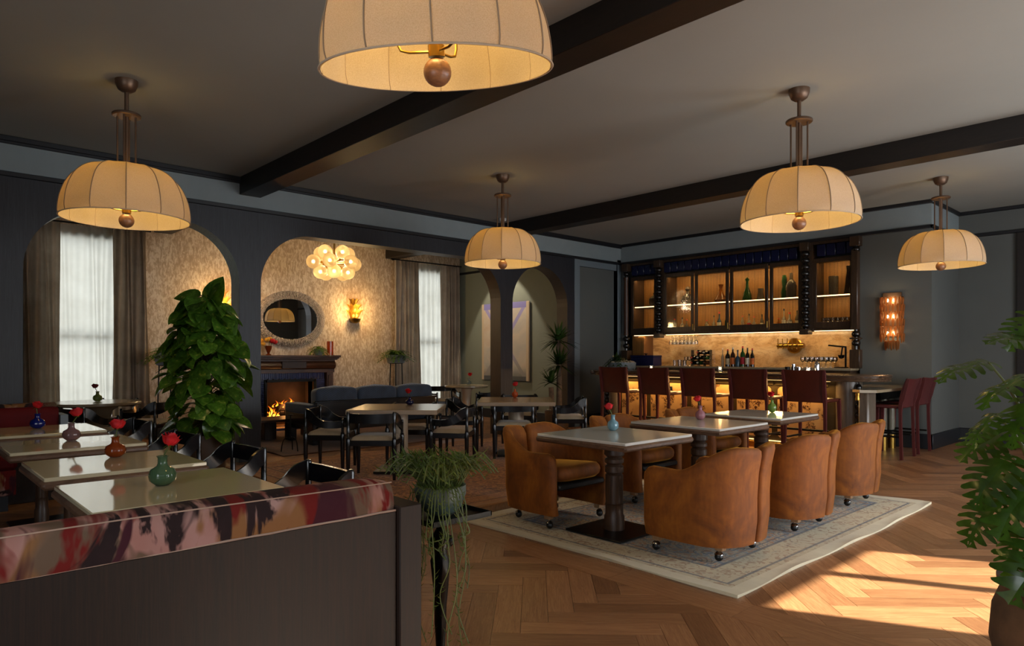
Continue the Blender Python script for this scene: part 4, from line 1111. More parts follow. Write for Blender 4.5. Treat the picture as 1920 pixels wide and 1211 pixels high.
light('splash_glow', 'AREA', (.05, .08, 1.74), 12, (1, .62, .27), (math.radians(28), 0, 0), 4.0, .03, parent=t)
# doors: frame, wired pane, brass pull
for i, (a, b) in enumerate(((-8.42, -7.81), (-7.63, -6.985), (-6.955, -6.27), (-6.24, -5.53), (-5.50, -4.95), (-4.76, -4.13))):
    d = B(MB().b2(a, b, 11.165, 11.20, 1.80, 1.90, .004).b2(a, b, 11.165, 11.20, 2.86, 2.93, .004).b2(a, a + .055, 11.165, 11.20, 1.895, 2.865, .004).b2(b - .055, b, 11.165, 11.20, 1.895, 2.865, .004)).obj('cabinet_door', M['bar_wood'], t)
    B(MB().b2(a + .05, b - .05, 11.182, 11.186, 1.885, 2.87)).obj('pane', M['pane'], d)
    if i in (1, 2, 3): B(MB().tube([(b - .008, 11.155, 1.835), (b - .008, 11.155, 1.945)], .009, 8).b2(b - .012, b - .004, 11.155, 11.168, 1.85, 1.86).b2(b - .012, b - .004, 11.155, 11.168, 1.92, 1.93)).obj('handle', M['brass'], d)
# blue tiles over the cabinets, one by one
x = -8.40; k = 0
tm = [MB().box((0, 0, 0), (.146, .03, .195), .010).mesh('tile', M['blue_tile']) for _ in range(1)]
while x < -4.15:
    if not any(abs(x + .077 - c) < .12 for c in (-7.72, -4.86)):
        inst('tile', tm[0], t, (x + .077 + 6.36, -.035 + rnd.uniform(-.003, .003), 3.055), (rnd.uniform(-.02, .02), 0, rnd.uniform(-.03, .03)))
    x += .154
# bobbin columns
def column(x, y, zs, z0, z1, block):
    c = B(MB().cyl((x, y, z0), .03, z1 - z0, 12)).obj('bobbin_column', M['bobbin'], t)
    for (za, zb) in block: B(MB().b2(x - .075, x + .075, y - .07, y + .09, za, zb, .006)).obj('block', M['bar_wood'], c)
    for z, r in zs: B(MB().ball((x, y, z), (r, r, r * .82), 18, 9)).obj('bead', M['bobbin'], c)
for x in (-7.72, -4.86):
    column(x, 11.11, [(1.845 + k * .1062, .068) for k in range(12)], 1.76, 3.06, [(1.70, 1.79), (3.06, 3.20)])
column(-8.49, 11.10, [(1.55, .07), (1.69, .07), (3.0, .06)], 1.16, 3.2, [(1.16, 1.46), (3.05, 3.2)])
B(MB().lathe([(0, 1.76), (.05, 1.76), (.045, 1.85), (.052, 2.3), (.042, 2.85), (.055, 2.93), (0, 2.93)], 16, (-8.49, 11.10, 0))).obj('column_shaft', M['mahog_v'], t)
column(-4.07, 11.10, [(1.55, .065), (1.69, .065), (3.0, .06)], 1.16, 3.2, [(1.16, 1.45), (3.05, 3.2), (1.61, 1.635)])
B(MB().b2(-4.13, -4.03, 11.05, 11.16, 1.76, 3.0, .01)).obj('column_shaft', M['bar_wood'], t)
# stone side counter on brass footed legs
t = thing('side_counter', 'low stone topped side counter between the bar end and the grey wall', 'counter', (-3.5, 10.2, 0))
S = lambda mb: W(mb, -3.5, 10.2)
S(MB().prism([(-3.44, 9.26), (-3.30, 9.12), (-3.13, 9.22), (-3.13, 10.4), (-3.22, 11.10), (-3.88, 11.10), (-3.88, 10.18), (-3.44, 10.18)], .885, .92)).obj('counter_top', M['counter'], t)
S(MB().b2(-3.84, -3.42, 10.20, 11.09, .74, .885, .01)).obj('apron', M['iron'], t)
S(MB().b2(-3.43, -3.30, 9.42, 9.70, .0, .885, .02)).obj('side_pier', M['pilaster'], t)
for y in (10.62, 10.95):
    lg = S(MB().cyl((-3.52, y, .2), .05, .62, 18)).obj('leg', M['grey_stone'], t); S(MB().cyl((-3.52, y, 0), .056, .2, 18)).obj('brass_foot', M['brass'], lg)
o = MB().lathe([(0, 0), (.028, 0), (.03, .02), (.022, .05), (.028, .075), (.026, .095), (0, .095)], 14).obj('brass_tap_fitting', M['brass'], loc=(-3.40, 9.33, .775)); tag(o, 'small brass fitting under the side counter beside the bar beads', 'fitting')

# ---------------------------------------------------------------- bottles, glasses and bar tools
def bottle(loc, h, r, gm, cm, lm=None, lab='', grp=None, kind=0, rot=0):
    t = thing('bottle', lab, 'bottle', loc, rot, grp)
    p = {0: [(0, 0), (r, 0), (r, h * .58), (r * .85, h * .66), (r * .36, h * .76), (r * .33, h * .93), (r * .38, h * .94), (0, h * .94)],
         1: [(0, 0), (r, 0), (r * 1.02, h * .42), (r * .8, h * .56), (r * .3, h * .64), (r * .28, h * .92), (0, h * .92)],
         2: [(0, 0), (r * .9, 0), (r, h * .1), (r, h * .50), (r * .5, h * .62), (r * .3, h * .68), (r * .3, h * .9), (0, h * .9)]}[kind]
    MB().lathe(p, 14).obj('body', gm, t)
    MB().lathe([(0, h * .90), (r * .38, h * .90), (r * .38, h), (0, h)], 10).obj('cap', cm, t)
    if lm: MB().lathe([(r * 1.015, h * .12), (r * 1.02, h * .12), (r * 1.02, h * .46), (r * 1.015, h * .46)], 14, arc=(-PI * .5 - 1.35, -PI * .5 + 1.35)).obj('paper_label', lm, t)
    return t
YBC = 11.12; ZC = 1.161
bs = [(-6.40, .335, .026, 'b_clear', 'cap_white', None, 2, 'slim clear bottle at the left end of the bottle row, in front of the marble'),
      (-6.30, .31, .043, 'b_dark', 'cap_red', 'label_cream', 0, 'dark bottle with a cream label and red cap in the bottle row'),
      (-6.20, .34, .042, 'b_brown', 'cap_white', 'label_orange', 0, 'brown bottle with an orange label and white cap in the bottle row'),
      (-6.105, .295, .043, 'b_blue', 'cap_black', None, 1, 'clear blue tinted bottle in the middle of the bottle row'),
      (-6.01, .36, .042, 'b_green', 'cap_red', 'label_red', 0, 'green bottle with a red label, tallest of the bottle row'),
      (-5.92, .33, .037, 'b_dark', 'cap_black', 'label_white', 0, 'dark bottle with a white label and black cap in the bottle row'),
      (-5.83, .32, .037, 'b_dark', 'cap_red', 'label_orange', 0, 'dark bottle with an orange band at the right end of the bottle row')]
for x, h, r, g_, c_, l_, k_, lab in bs: bottle((x, YBC + .08, ZC), h, r, M[g_], M[c_], M[l_] if l_ else None, lab, 'liquor bottles on the back bar counter', k_)
cab = [('second', -7.52, ((.0, .27, .036, 'clear', 'label_white'), (.14, .29, .042, 'clear', 'label_cream'), (.27, .25, .036, 'smoke', None), (.43, .18, .05, 'clear', 'label_cream'))),
       ('third', -6.82, ((.0, .22, .042, 'clear', 'label_cream'), (.12, .3, .034, 'clear', None), (.26, .36, .04, 'blue', 'label_white'), (.38, .3, .034, 'green', None), (.48, .19, .03, 'brown', 'label_cream'))),
       ('fourth', -6.10, ((.0, .27, .03, 'clear', None), (.1, .3, .036, 'clear', 'label_red'), (.22, .25, .034, 'clear', 'label_cream'), (.34, .28, .03, 'smoke', 'label_white'), (.46, .36, .04, 'clear', 'label_cream'))),
       ('fifth', -5.43, ((.0, .2, .034, 'amber', None), (.07, .36, .036, 'clear', 'label_white'), (.19, .29, .046, 'clear', 'label_white'), (.3, .32, .034, 'smoke', 'label_cream'), (.42, .25, .046, 'clear', 'label_cream')))]
words = ('first', 'second', 'third', 'fourth', 'fifth')
cname = dict(clear='clear', smoke='smoky', blue='bluish', green='green', brown='brown', amber='amber')
for nm, x0, bl in cab:
    for i, (dx, h, r, g_, l_) in enumerate(bl):
        bottle((x0 + dx, 11.36 + .05 * (i % 2), 1.801), h, r, M['b_' + g_], M['cap_black' if i % 2 else 'cap_red'], M[l_] if l_ else None,
               '%s bottle, %s from left on the lower shelf of the %s glass cabinet' % (cname[g_], words[i], nm), 'bottles on the lower cabinet shelf', i % 3)
# decanters and vases of the upper shelf
def vessel(name, cat, prof, mat, loc, lab, grp, n=18):
    o = MB().lathe(prof, n).obj(name, mat, loc=loc); return tag(o, lab, cat, grp)
up = 'decanters on the upper cabinet shelf'
vessel('decanter', 'decanter', [(0, 0), (.09, 0), (.12, .08), (.12, .16), (.06, .21), (.03, .24), (.05, .27), (0, .27)], M['b_smoke'], (-8.0, 11.4, 2.336), 'smoky squat decanter on the upper shelf of the far left cabinet', up)
vessel('decanter', 'decanter', [(0, 0), (.10, 0), (.13, .07), (.11, .15), (.045, .2), (.03, .25), (.055, .29), (.03, .34), (0, .34)], M['b_smoke'], (-7.25, 11.4, 2.336), 'smoky round decanter on the upper shelf of the second cabinet', up)
vessel('decanter', 'decanter', [(0, 0), (.1, 0), (.12, .05), (.05, .16), (.025, .26), (.045, .33), (0, .34)], M['b_amber'], (-6.55, 11.4, 2.336), 'amber glass decanter on the upper shelf of the third cabinet', up)
vessel('decanter', 'decanter', [(0, 0), (.035, 0), (.04, .1), (.02, .2), (.025, .28), (0, .29)], M['b_brown'], (-6.36, 11.42, 2.336), 'thin brown decanter beside the amber one in the third cabinet', up)
vessel('decanter', 'decanter', [(0, 0), (.085, 0), (.07, .12), (.028, .24), (.022, .34), (.04, .38), (0, .42)], M['b_green'], (-6.02, 11.38, 2.336), 'tall green teardrop decanter in the fourth cabinet', up)
vessel('decanter', 'decanter', [(0, 0), (.075, 0), (.06, .04), (.045, .14), (.05, .2), (0, .2)], M['b_smoke'], (-5.78, 11.4, 2.336), 'low smoky pot on the upper shelf of the fourth cabinet', up)
vessel('decanter', 'decanter', [(0, 0), (.05, 0), (.055, .12), (.03, .2), (.045, .3), (.03, .4), (0, .41)], M['b_green'], (-5.36, 11.42, 2.336), 'slim green ribbed vase at the left of the fifth cabinet upper shelf', up)
vessel('decanter', 'decanter', [(0, 0), (.08, 0), (.09, .2), (.07, .27), (.03, .31), (.025, .42), (0, .43)], M['b_smoke'], (-5.22, 11.38, 2.336), 'broad smoky decanter with a bright shoulder in the fifth cabinet', up)
vessel('decanter', 'decanter', [(0, 0), (.03, 0), (.03, .25), (.015, .3), (.02, .42), (0, .42)], M['b_amber'], (-5.05, 11.42, 2.336), 'slim amber decanter near the right bobbin column in the fifth cabinet', up)
vessel('decanter', 'decanter', [(0, 0), (.07, 0), (.075, .3), (.07, .31), (0, .31)], M['b_smoke'], (-4.52, 11.38, 2.336), 'smoky glass cylinder on the upper shelf of the far right cabinet', up)
vessel('decanter', 'decanter', [(0, 0), (.075, 0), (.05, .2), (.032, .38), (.04, .46), (0, .46)], M['b_dark'], (-4.29, 11.4, 2.336), 'tall dark conical vase on the upper shelf of the far right cabinet', up)
# wine glasses
gl_me = MB().lathe([(0, 0), (.03, 0), (.032, .003), (.006, .008), (.004, .085), (.012, .09), (.033, .115), (.036, .14), (.031, .175), (.03, .175), (.034, .14), (.031, .117), (.010, .093), (0, .092)], 12).mesh('wine_glass', M['glass'], 60)
tumb = MB().lathe([(0, 0), (.03, 0), (.034, .11), (.032, .11), (.029, .006), (0, .006)], 12).mesh('tumbler', M['glass'], 60)
ORD = ('first', 'second', 'third', 'fourth', 'fifth', 'sixth', 'seventh')
def many(name, me, pts, lab, cat, grp, rot=(0, 0, 0)):
    for p, k in pts: tag(inst(name, me, None, p, rot), lab % k, cat, grp)
many('wine_glass', gl_me, [((-4.91 + i * .076 + .02 * (j % 2), 11.12 + j * .085, ZC), (('front', 'middle', 'back')[j], ORD[i])) for j in range(3) for i in range(7)], 'stemmed glass at the right end of the back counter, %s row, %s from left', 'glass', 'stemmed glasses at the right end of the back counter')
many('wine_glass', gl_me, [((-4.66 + i * .074, 11.34 + j * .085, 1.801), (('front', 'back')[j], ORD[i])) for j in range(2) for i in range(7)], 'stemmed glass inside the far right cabinet, %s row, %s from left', 'glass', 'stemmed glasses inside the far right cabinet')
many('tumbler', tumb, [((-8.24 + i * .085, 11.38, 1.801), ORD[i]) for i in range(4)], 'clear tumbler inside the far left cabinet, %s from left', 'glass', 'tumblers inside the far left cabinet')
many('tumbler', tumb, [((-7.42 + i * .055, 11.22 + .06 * (i % 2), ZC), ORD[i]) for i in range(5)], 'clear tumbler on the back counter, %s from the navy box', 'glass', 'tumblers beside the navy box')
many('coupe_glass', gl_me, [((-7.13 + i * .075, 11.15, ZC), ORD[i]) for i in range(3)], 'small stemmed glass between the tumblers and the wine rack, %s from left', 'glass', 'small glasses left of the wine rack')
many('hanging_glass', gl_me, [((-7.58 + i * .085, 11.32 + .09 * j, 1.741), (('front', 'back')[j], ORD[i])) for j in range(2) for i in range(7)], 'upside down glass hanging under the second cabinet, %s row, %s from left', 'glass', 'glasses hanging under the second cabinet', (PI, 0, 0))
o = MB().b2(-7.64, -6.96, 11.27, 11.275, 1.742, 1.75).b2(-7.64, -6.96, 11.36, 11.365, 1.742, 1.75).b2(-7.64, -6.96, 11.45, 11.455, 1.742, 1.75).b2(-7.64, -7.63, 11.27, 11.455, 1.742, 1.757).b2(-6.97, -6.96, 11.27, 11.455, 1.742, 1.757).obj('glass_rack', M['brass']); tag(o, 'brass hanging rack holding glasses under the second cabinet', 'glass rack')
# navy box, wine rack, tap, grinder
t = thing('storage_box', 'navy lacquered box with a dark knob on the left of the back counter', 'box', (-8.02, 11.12, ZC))
MB().b2(-.27, .27, -.14, .14, 0, .16, .004).obj('box', M['blue_box'], t); MB().b2(-.275, .275, -.145, .145, .16, .20, .004).obj('lid', M['blue_box'], t); MB().lathe([(0, .2), (.012, .2), (.015, .215), (.04, .23), (.04, .238), (0, .242)], 14).obj('knob', M['iron'], t)
t = thing('wine_rack', 'clear acrylic wine rack on the back counter', 'rack', (-6.80, 11.2, ZC))
for x in (-.19, -.06, .065, .19): MB().b2(x - .006, x + .006, -.09, .09, 0, .30, .002).obj('upright', M['glass'], t)
for z in (.02, .115, .21): MB().b2(-.19, .19, -.085, .085, z - .004, z + .004).obj('shelf', M['glass'], t)
k = 0
for j in range(3):
    for i in range(3):
        if (j, i) in ((2, 0),): continue
        b = bottle((-6.80 - .125 + i * .126, 11.29, ZC + .064 + j * .095), .30, .037, M[('b_dark', 'b_green', 'b_brown', 'b_dark')[k % 4]], M[('cap_red', 'cap_white', 'cap_black')[k % 3]], None,
                   '%s capped wine bottle in the %s row of the acrylic rack, %s from left' % (('red', 'white', 'black')[k % 3], ('bottom', 'middle', 'top')[j], words[i]), 'wine bottles in the acrylic rack', 0)
        b.rotation_euler = (PI / 2, 0, 0); k += 1
t = thing('beer_tap', 'brass beer tap with a round backplate and a row of levers on the marble', 'tap', (-5.25, 11.58, 1.525))
RYm = Matrix.Rotation(PI / 2, 4, 'X')
MB().lathe([(0, 0), (.135, 0), (.135, .012), (.115, .02), (.1, .012), (0, .012)], 32, M=RYm).obj('backplate', M['brass'], t)
MB().lathe([(0, 0), (.03, 0), (.03, .06), (0, .06)], 16, M=RYm).obj('stem', M['brass'], t)
MB().tube([(-.26, -.085, 0), (.2, -.085, 0)], .042, 16).obj('manifold', M['brass'], t)
for i in range(5):
    x = -.235 + i * .083
    f = MB().tube([(x, -.085, 0), (x, -.145, -.005)], .022, 12).tube([(x, -.13, -.02), (x, -.135, -.06)], .011, 8).obj('spout', M['brass'], t); MB().tube([(x, -.13, .02), (x, -.14, .125)], [.006, .011], 8).obj('lever', M['brass'], f)
t = thing('citrus_press', 'dark lever press at the right end of the back counter', 'press', (-4.33, 11.20, ZC))
MB().b2(-.09, .09, -.07, .07, 0, .015, .004).obj('base', M['iron'], t); MB().tube([(.06, .02, .01), (.06, .02, .33)], .016, 8).obj('post', M['iron'], t); MB().tube([(.07, .02, .33), (-.2, .0, .36)], .013, 8).obj('lever', M['iron'], t)
MB().lathe([(0, 0), (.04, .02), (.05, .06), (.045, .065), (0, .03)], 14, (0, 0, .14)).tube([(0, .0, .2), (.02, 0, .34)], .012, 8).obj('cup', M['iron'], t)
# things on the front bar
def tea_light(loc, lab):
    t = thing('candle_holder', lab, 'candle', loc, 0, 'candles on the bar top')
    MB().lathe([(0, 0), (.042, 0), (.045, .01), (.045, .085), (.042, .085), (.04, .012), (0, .012)], 14).obj('glass_cup', M['glass'], t)
    MB().cyl((0, 0, .012), .03, .02, 12).obj('wax', M['label_white'], t); MB().ball((0, 0, .05), (.009, .009, .018), 8, 6).obj('candle_flame', M['candle'], t)
    light('candle_glow', 'POINT', (0, 0, .055), .5, (1, .55, .2), parent=t, radius=.02)
tea_light((-6.83, 9.62, 1.105), 'glass tea light glowing between the two leftmost stools on the bar')
tea_light((-5.50, 9.55, 1.105), 'glass tea light glowing between the third and fourth stools on the bar')
tea_light((-4.16, 9.60, 1.105), 'glass tea light glowing above the last stool near the rounded bar end')
cup = [(0, 0), (.032, 0), (.036, .09), (.034, .09), (.03, .008), (0, .008)]
vessel('bar_cup', 'cup', [(r * .8, z * 1.45) for r, z in cup], M['chrome'], (-4.38, 9.62, 1.105), 'tall steel jigger beside the right tea light', 'steel cups by the right tea light')
vessel('bar_cup', 'cup', cup, M['iron'], (-4.46, 9.60, 1.105), 'short dark cup left of the tall steel jigger', 'steel cups by the right tea light')
vessel('bar_cup', 'cup', cup, M['chrome'], (-4.30, 9.60, 1.105), 'short steel cup right of the tall steel jigger', 'steel cups by the right tea light')
vessel('bar_shaker', 'shaker', [(0, 0), (.03, 0), (.037, .12), (.03, .155), (.018, .17), (0, .175)], M['chrome'], (-4.06, 9.66, 1.105), 'polished steel shaker right of the right tea light', None)
# ---------------------------------------------------------------- fireplace (built against the wallpapered wall)
FX, FY = XW, 5.70
t = thing('fireplace', 'carved wooden fireplace with blue tiled surround and a lit fire', 'fireplace', (FX, FY, 0))
H_ = .86
MB().b2(.005, .36, -.92, .92, 1.325, 1.362, .006).b2(.005, .33, -.9, .9, 1.295, 1.326, .008).b2(.005, .30, -.88, .88, 1.272, 1.297, .008).obj('mantel_shelf', M['mahog'], t)
sec = [(.02, 1.10), (.21, 1.10), (.25, 1.125), (.27, 1.17), (.25, 1.225), (.22, 1.25), (.22, 1.272), (.02, 1.272)]
mb = MB(); n = len(sec); mb.v = [(x, -.86, z) for x, z in sec] + [(x, .86, z) for x, z in sec]
mb.f = [tuple(range(n)), tuple(range(2 * n - 1, n - 1, -1))] + [(i, n + i, n + (i + 1) % n, (i + 1) % n) for i in range(n)]; mb.obj('frieze', M['mahog'], t)
MB().b2(.2, .285, -.24, .24, 1.115, 1.245, .006).obj('carved_panel', M['carved'], t)
MB().b2(.01, .21, -.86, .86, 1.03, 1.10, .005).obj('architrave', M['mahog'], t)
for s in (-1, 1):
    MB().b2(.005, .20, s * .70, s * .84, .10, 1.035, .005).b2(.005, .23, s * .685, s * .855, 0, .12, .006).b2(.19, .215, s * .73, s * .81, .16, .98, .004).obj('pilaster', M['mahog_v'], t)
ti = MB()
k = 0
for i in range(38):
    y = -.68 + i * .0358; ti.b2(.02, .13 + .002 * (i % 3), y, y + .033, .905, 1.028, .003)
for s in (-1, 1):
    for j in range(25):
        z = .02 + j * .0355; ti.b2(.02, .13 + .002 * (j % 2), s * .505, s * .69, z, z + .032, .003)
ti.obj('tile_surround', M['fire_tile'], t, kind='stuff')
MB().b2(-.34, -.30, -.5, .5, 0, .91).b2(-.34, .13, -.52, -.50, 0, .91).b2(-.34, .13, .50, .52, 0, .91).b2(-.34, .13, -.52, .52, .90, .93).b2(-.34, .13, -.5, .5, 0, .05).obj('firebox', M['soot'], t)
MB().b2(.11, .15, -.51, -.46, .04, .91, .003).b2(.11, .15, .46, .51, .04, .91, .003).b2(.11, .15, -.5, .5, .86, .91, .003).obj('firebox_frame', M['iron'], t)
MB().b2(0, .48, -.86, .86, 0, .045, .004).obj('hearth', M['fire_tile'], t)
g_ = MB()
for i in range(9): y = -.36 + i * .09; g_.tube([(.06, y, .34), (.05, y, .16), (-.2, y, .16)], .010, 6)
for y in (-.3, .3): g_.b2(-.2, .06, y - .012, y + .012, .05, .16)
g_.obj('grate', M['iron'], t)
for i, (x0, y0, z0, x1, y1, z1, r) in enumerate(((-.02, -.42, .20, .0, .40, .20, .055), (-.14, -.36, .20, -.13, .42, .21, .06), (-.05, -.34, .30, -.12, .3, .29, .05), (-.12, -.1, .36, .0, .34, .33, .045), (.02, -.22, .31, -.1, .02, .40, .04))):
    z0 += .05; z1 += .05
    MB().tube(spline([(x0, y0, z0), ((x0 + x1) / 2 + .01, (y0 + y1) / 2, (z0 + z1) / 2 + .015), (x1, y1, z1)], 4), [r, r * 1.1, r, r * .95, r * 1.05, r, r * 1.1, r, r * .9], 9).obj('log', M['log'], t)
MB().b2(-.18, .03, -.36, .36, .135, .15).obj('ember_bed', M['ember'], t)
for i, (x, y, z, h, r) in enumerate(((.02, -.36, .20, .22, .05), (-.02, -.12, .33, .17, .035), (-.03, .02, .34, .2, .045), (.05, -.25, .17, .18, .05), (.02, .12, .30, .18, .05), (.0, .26, .27, .17, .055), (.06, .0, .15, .13, .05), (.05, -.42, .15, .16, .04), (.06, .18, .15, .12, .045), (-.03, -.22, .3, .2, .035), (.04, .34, .16, .14, .04))):
    for q in range(3):
        a_ = q * 2.1 + i; hh = h * (.85, .6, .45)[q]; rr = r * (.62, .5, .42)[q]; ox, oy = .5 * r * math.cos(a_), 1.1 * r * math.sin(a_)
        pts = [(x + ox + .012 * math.sin(3.2 * f + a_) * f, y + oy + .05 * math.sin(4.5 * f + a_ * 1.7 + i) * f, z + .05 + hh * f) for f in (0, .15, .3, .45, .6, .75, .9, 1)]
        MB().tube(pts, [rr * .5, rr * .9, rr, rr * .85, rr * .6, rr * .36, rr * .15, .002], 8, sec=[(.55 * math.cos(k * PI / 4), math.sin(k * PI / 4)) for k in range(8)], up=(0, 1, .01)).obj('flame', M['flame'], t, 180)
light('fire_glow', 'POINT', (.02, -.05, .42), 8, (1, .42, .12), parent=t, radius=.10)
light('fire_glow', 'POINT', (-.12, .2, .55), 3, (1, .42, .12), parent=t, radius=.10)
# ---------------------------------------------------------------- oval mirror with a beaded shell frame
t = thing('wall_mirror', 'oval mirror with a wide beaded shell frame over the mantel', 'mirror', (XW, 5.745, 2.045))
MB().lathe([(0, .02), (1, .02), (1, .035), (0, .035)], 64, M=Matrix(((0, 0, 1, 0), (.56, 0, 0, 0), (0, .40, 0, 0), (0, 0, 0, 1)))).obj('mirror_glass', M['mirror'], t)
fr = MB(); r_ = random.Random(3)
for ring in range(6):
    k = ring / 5; n = 92 + ring * 6
    for i in range(n):
        a = 2 * PI * (i + .5 * (ring % 2)) / n + r_.uniform(-.01, .01); ry, rz = .555 + .125 * k, .395 + .125 * k
        s = r_.uniform(.014, .02)
        fr.ball((.03 + .05 * math.sin(PI * (k * .8 + .1)), ry * math.cos(a), rz * math.sin(a)), s, 6, 4)
fo = fr.obj('shell_frame', M['shell'], t, 60, kind='stuff')
MB().lathe([(.55, .0), (.69, .0), (.69, .02), (.55, .045)], 64, M=Matrix(((0, 0, 1, 0), (1, 0, 0, 0), (0, .76, 0, 0), (0, 0, 0, 1)))).obj('frame_back', M['bronze'], t)
# mantel ornaments
def flowers(t, spec, mats):
    for (x, y, z, r, mk) in spec:
        mb = MB()
        mb.ball((x, y, z), (r, r, r * .85), 8, 6)
        for q in range(5):
            a = q * 1.26; mb.ball((x + .5 * r * math.cos(a), y + .5 * r * math.sin(a), z + .15 * r), (r * .6, r * .6, r * .7), 6, 4)
        mb.obj('bloom', M[mk], t)
zm = 1.363
t = thing('flower_vase', 'amber footed vase of red and yellow flowers on the mantel', 'vase', (XW + .2, 5.24, zm))
MB().lathe([(0, 0), (.045, 0), (.05, .01), (.02, .03), (.03, .06), (.055, .12), (.06, .17), (.055, .172), (.03, .07), (0, .06)], 18).obj('vase', M['vase_amber'], t)
flowers(t, ((.02, .06, .26, .05, 'rose'), (-.02, .13, .24, .045, 'rose'), (.04, -.04, .28, .045, 'yellow'), (-.03, -.13, .26, .05, 'yellow'), (0, -.2, .2, .045, 'yellow'), (0, .02, .3, .04, 'yellow'), (.05, -.12, .2, .04, 'yellow')), M)
MB().tube([(0, 0, .06), (.02, .06, .24)], .005, 5).tube([(0, 0, .06), (-.03, -.13, .24)], .005, 5).tube([(0, 0, .06), (0, .02, .28)], .005, 5).obj('stem', M['stem'], t)
t = thing('candle_holder', 'amber glass candle cylinder at the right end of the mantel', 'candle', (XW + .2, 6.47, zm))
MB().lathe([(0, 0), (.06, 0), (.062, .27), (.057, .27), (.055, .01), (0, .01)], 20).obj('glass_cylinder', M['vase_rust'], t); MB().cyl((0, 0, .01), .04, .05, 14).obj('wax', M['label_cream'], t); MB().ball((0, 0, .085), (.01, .01, .022), 8, 6).obj('candle_flame', M['candle'], t)
light('candle_glow', 'POINT', (0, 0, .09), .8, (1, .5, .18), parent=t, radius=.02)
# ---------------------------------------------------------------- amber leaf sconces
def sconce(y, lab):
    t = thing('wall_sconce', lab, 'wall lamp', (XW, y, 2.0), 0, 'amber leaf sconces')
    MB().lathe([(0, 0), (.05, .01), (.10, .05), (.115, .10), (.10, .10), (0, .09)], 20, (.09, 0, 0)).obj('brass_cup', M['brass'], t)
    MB().b2(0, .015, -.06, .06, .02, .5, .004).obj('back_plate', M['brass'], t)
    for (k, z, s_, n) in ((0, .08, 1.0, 7), (1, .22, .86, 6), (2, .38, .66, 5)):
        for i in range(n):
            a = -1.5 + 3.0 * i / (n - 1)
            def leaf(u, v, a=a, z=z, s_=s_):
                w_ = (.05 * math.sin(PI * min(1, v * .8 + .15))) * s_ * 1.5; r0 = (.05 + .07 * v + .05 * v * v) * s_ + .01
                aa = a + (u - .5) * w_ / .08; rr = r0 * (1 + .15 * abs(u - .5))
                return (.05 + rr * math.cos(aa), rr * math.sin(aa), z + .23 * s_ * v - .03 * v ** 4)
            MB().grid(leaf, 4, 6).obj('glass_leaf', M['amber_glass'], t, 180)
    for (y_, z_) in ((-.04, .16), (.04, .16), (0, .27)):
        MB().ball((.09, y_, z_), (.02, .02, .03), 8, 6).obj('bulb', M['bulb_soft'], t)
    light('sconce_glow', 'POINT', (.30, 0, .26), 24, (1, .66, .28), parent=t, radius=.08)
sconce(4.46, 'amber glass leaf sconce half hidden by the pothos, seen through the leftmost arch')
sconce(7.08, 'amber glass leaf sconce on the wallpaper right of the mirror')
# ---------------------------------------------------------------- globe chandelier
t = thing('globe_chandelier', 'cluster chandelier of amber glass globes on a brass frame in the lounge', 'chandelier', (-10.6, 5.745, 2.94))
MB().cyl((0, 0, .0), .016, HC - 2.94, 10).lathe([(0, HC - 2.94 - .03), (.07, HC - 2.94 - .03), (.07, HC - 2.94), (0, HC - 2.94)], 18).ball((0, 0, 0), .05, 14, 8).obj('stem', M['brass'], t)
def gl(a, r, z):
    x, y = r * math.cos(a), r * math.sin(a); d = Vector((x, y, z)); q = d.normalized()
    MB().tube([q * .03, d - q * .075], .022, 12).tube([d - q * .10, d - q * .055], .058, 16).obj('arm', M['brass'], t)
    g_ = MB().ball((x, y, z), .118, 20, 12).obj('globe', M['globe'], t); MB().ball((x, y, z), .032, 10, 6).obj('bulb', M['bulb_soft'], g_)
for k in range(6): gl(.35 + k * PI / 3, .36, .0)
for k in range(5): gl(.1 + k * 2 * PI / 5, .24, .165)
for k in range(5): gl(.75 + k * 2 * PI / 5, .24, -.165)
light('chandelier_glow', 'POINT', (0, 0, 0), 165, (1, .78, .52), parent=t, radius=.30)
# ---------------------------------------------------------------- sofa, coffee table, armchair, drinks table
def cushion(name, c, d, mat, parent, rot=None, puff=.18):
    def fn(u, v):
        th, ph = 2 * PI * u, PI * (v - .5); e1, e2 = .28, .30
        cp = lambda w_, e: math.copysign(abs(w_) ** e, w_)
        x, y, z = cp(math.cos(ph), e1) * cp(math.cos(th), e2), cp(math.cos(ph), e1) * cp(math.sin(th), e2), cp(math.sin(ph), e1)
        return (x * d[0] / 2, y * d[1] / 2, z * d[2] / 2 * (1 + puff * (1 - abs(x)) * (1 - abs(y))))
    o = MB().grid(fn, 36, 16, True).obj(name, mat, parent, 180); o.location = c
    if rot: o.rotation_euler = rot
    return o
t = thing('sofa', 'slate blue velvet sofa with a black wooden frame, its back to us before the fire', 'sofa', (-9.95, 5.93, .014))
for k in range(3): cushion('back_cushion', (.36, -.725 + k * .725, .645), (.24, .71, .40), M['blue_velvet'], t, (0, -.10, 0))
for k in range(3): cushion('seat_cushion', (-.05, -.725 + k * .725, .36), (.75, .71, .20), M['blue_velvet'], t)
MB().b2(.47, .505, -1.1, 1.1, .40, .645, .006).b2(.44, .51, -1.13, 1.13, .625, .66, .01).obj('back_board', M['black_lacquer'], t)
MB().b2(-.45, .48, -1.1, 1.1, .20, .27, .006).obj('seat_frame', M['black_lacquer'], t)
for s in (-1, 1):
    cushion('arm_cushion', (-.02, s * 1.10, .53), (.84, .17, .15), M['blue_velvet'], t)
    MB().b2(-.46, .48, s * 1.05, s * 1.15, .27, .47, .008).obj('arm_board', M['black_lacquer'], t)
    for x in (-.38, .38): MB().b2(x - .1, x + .1, s * 1.04, s * 1.15, 0, .28, .008).obj('leg', M['black_lacquer'], t)
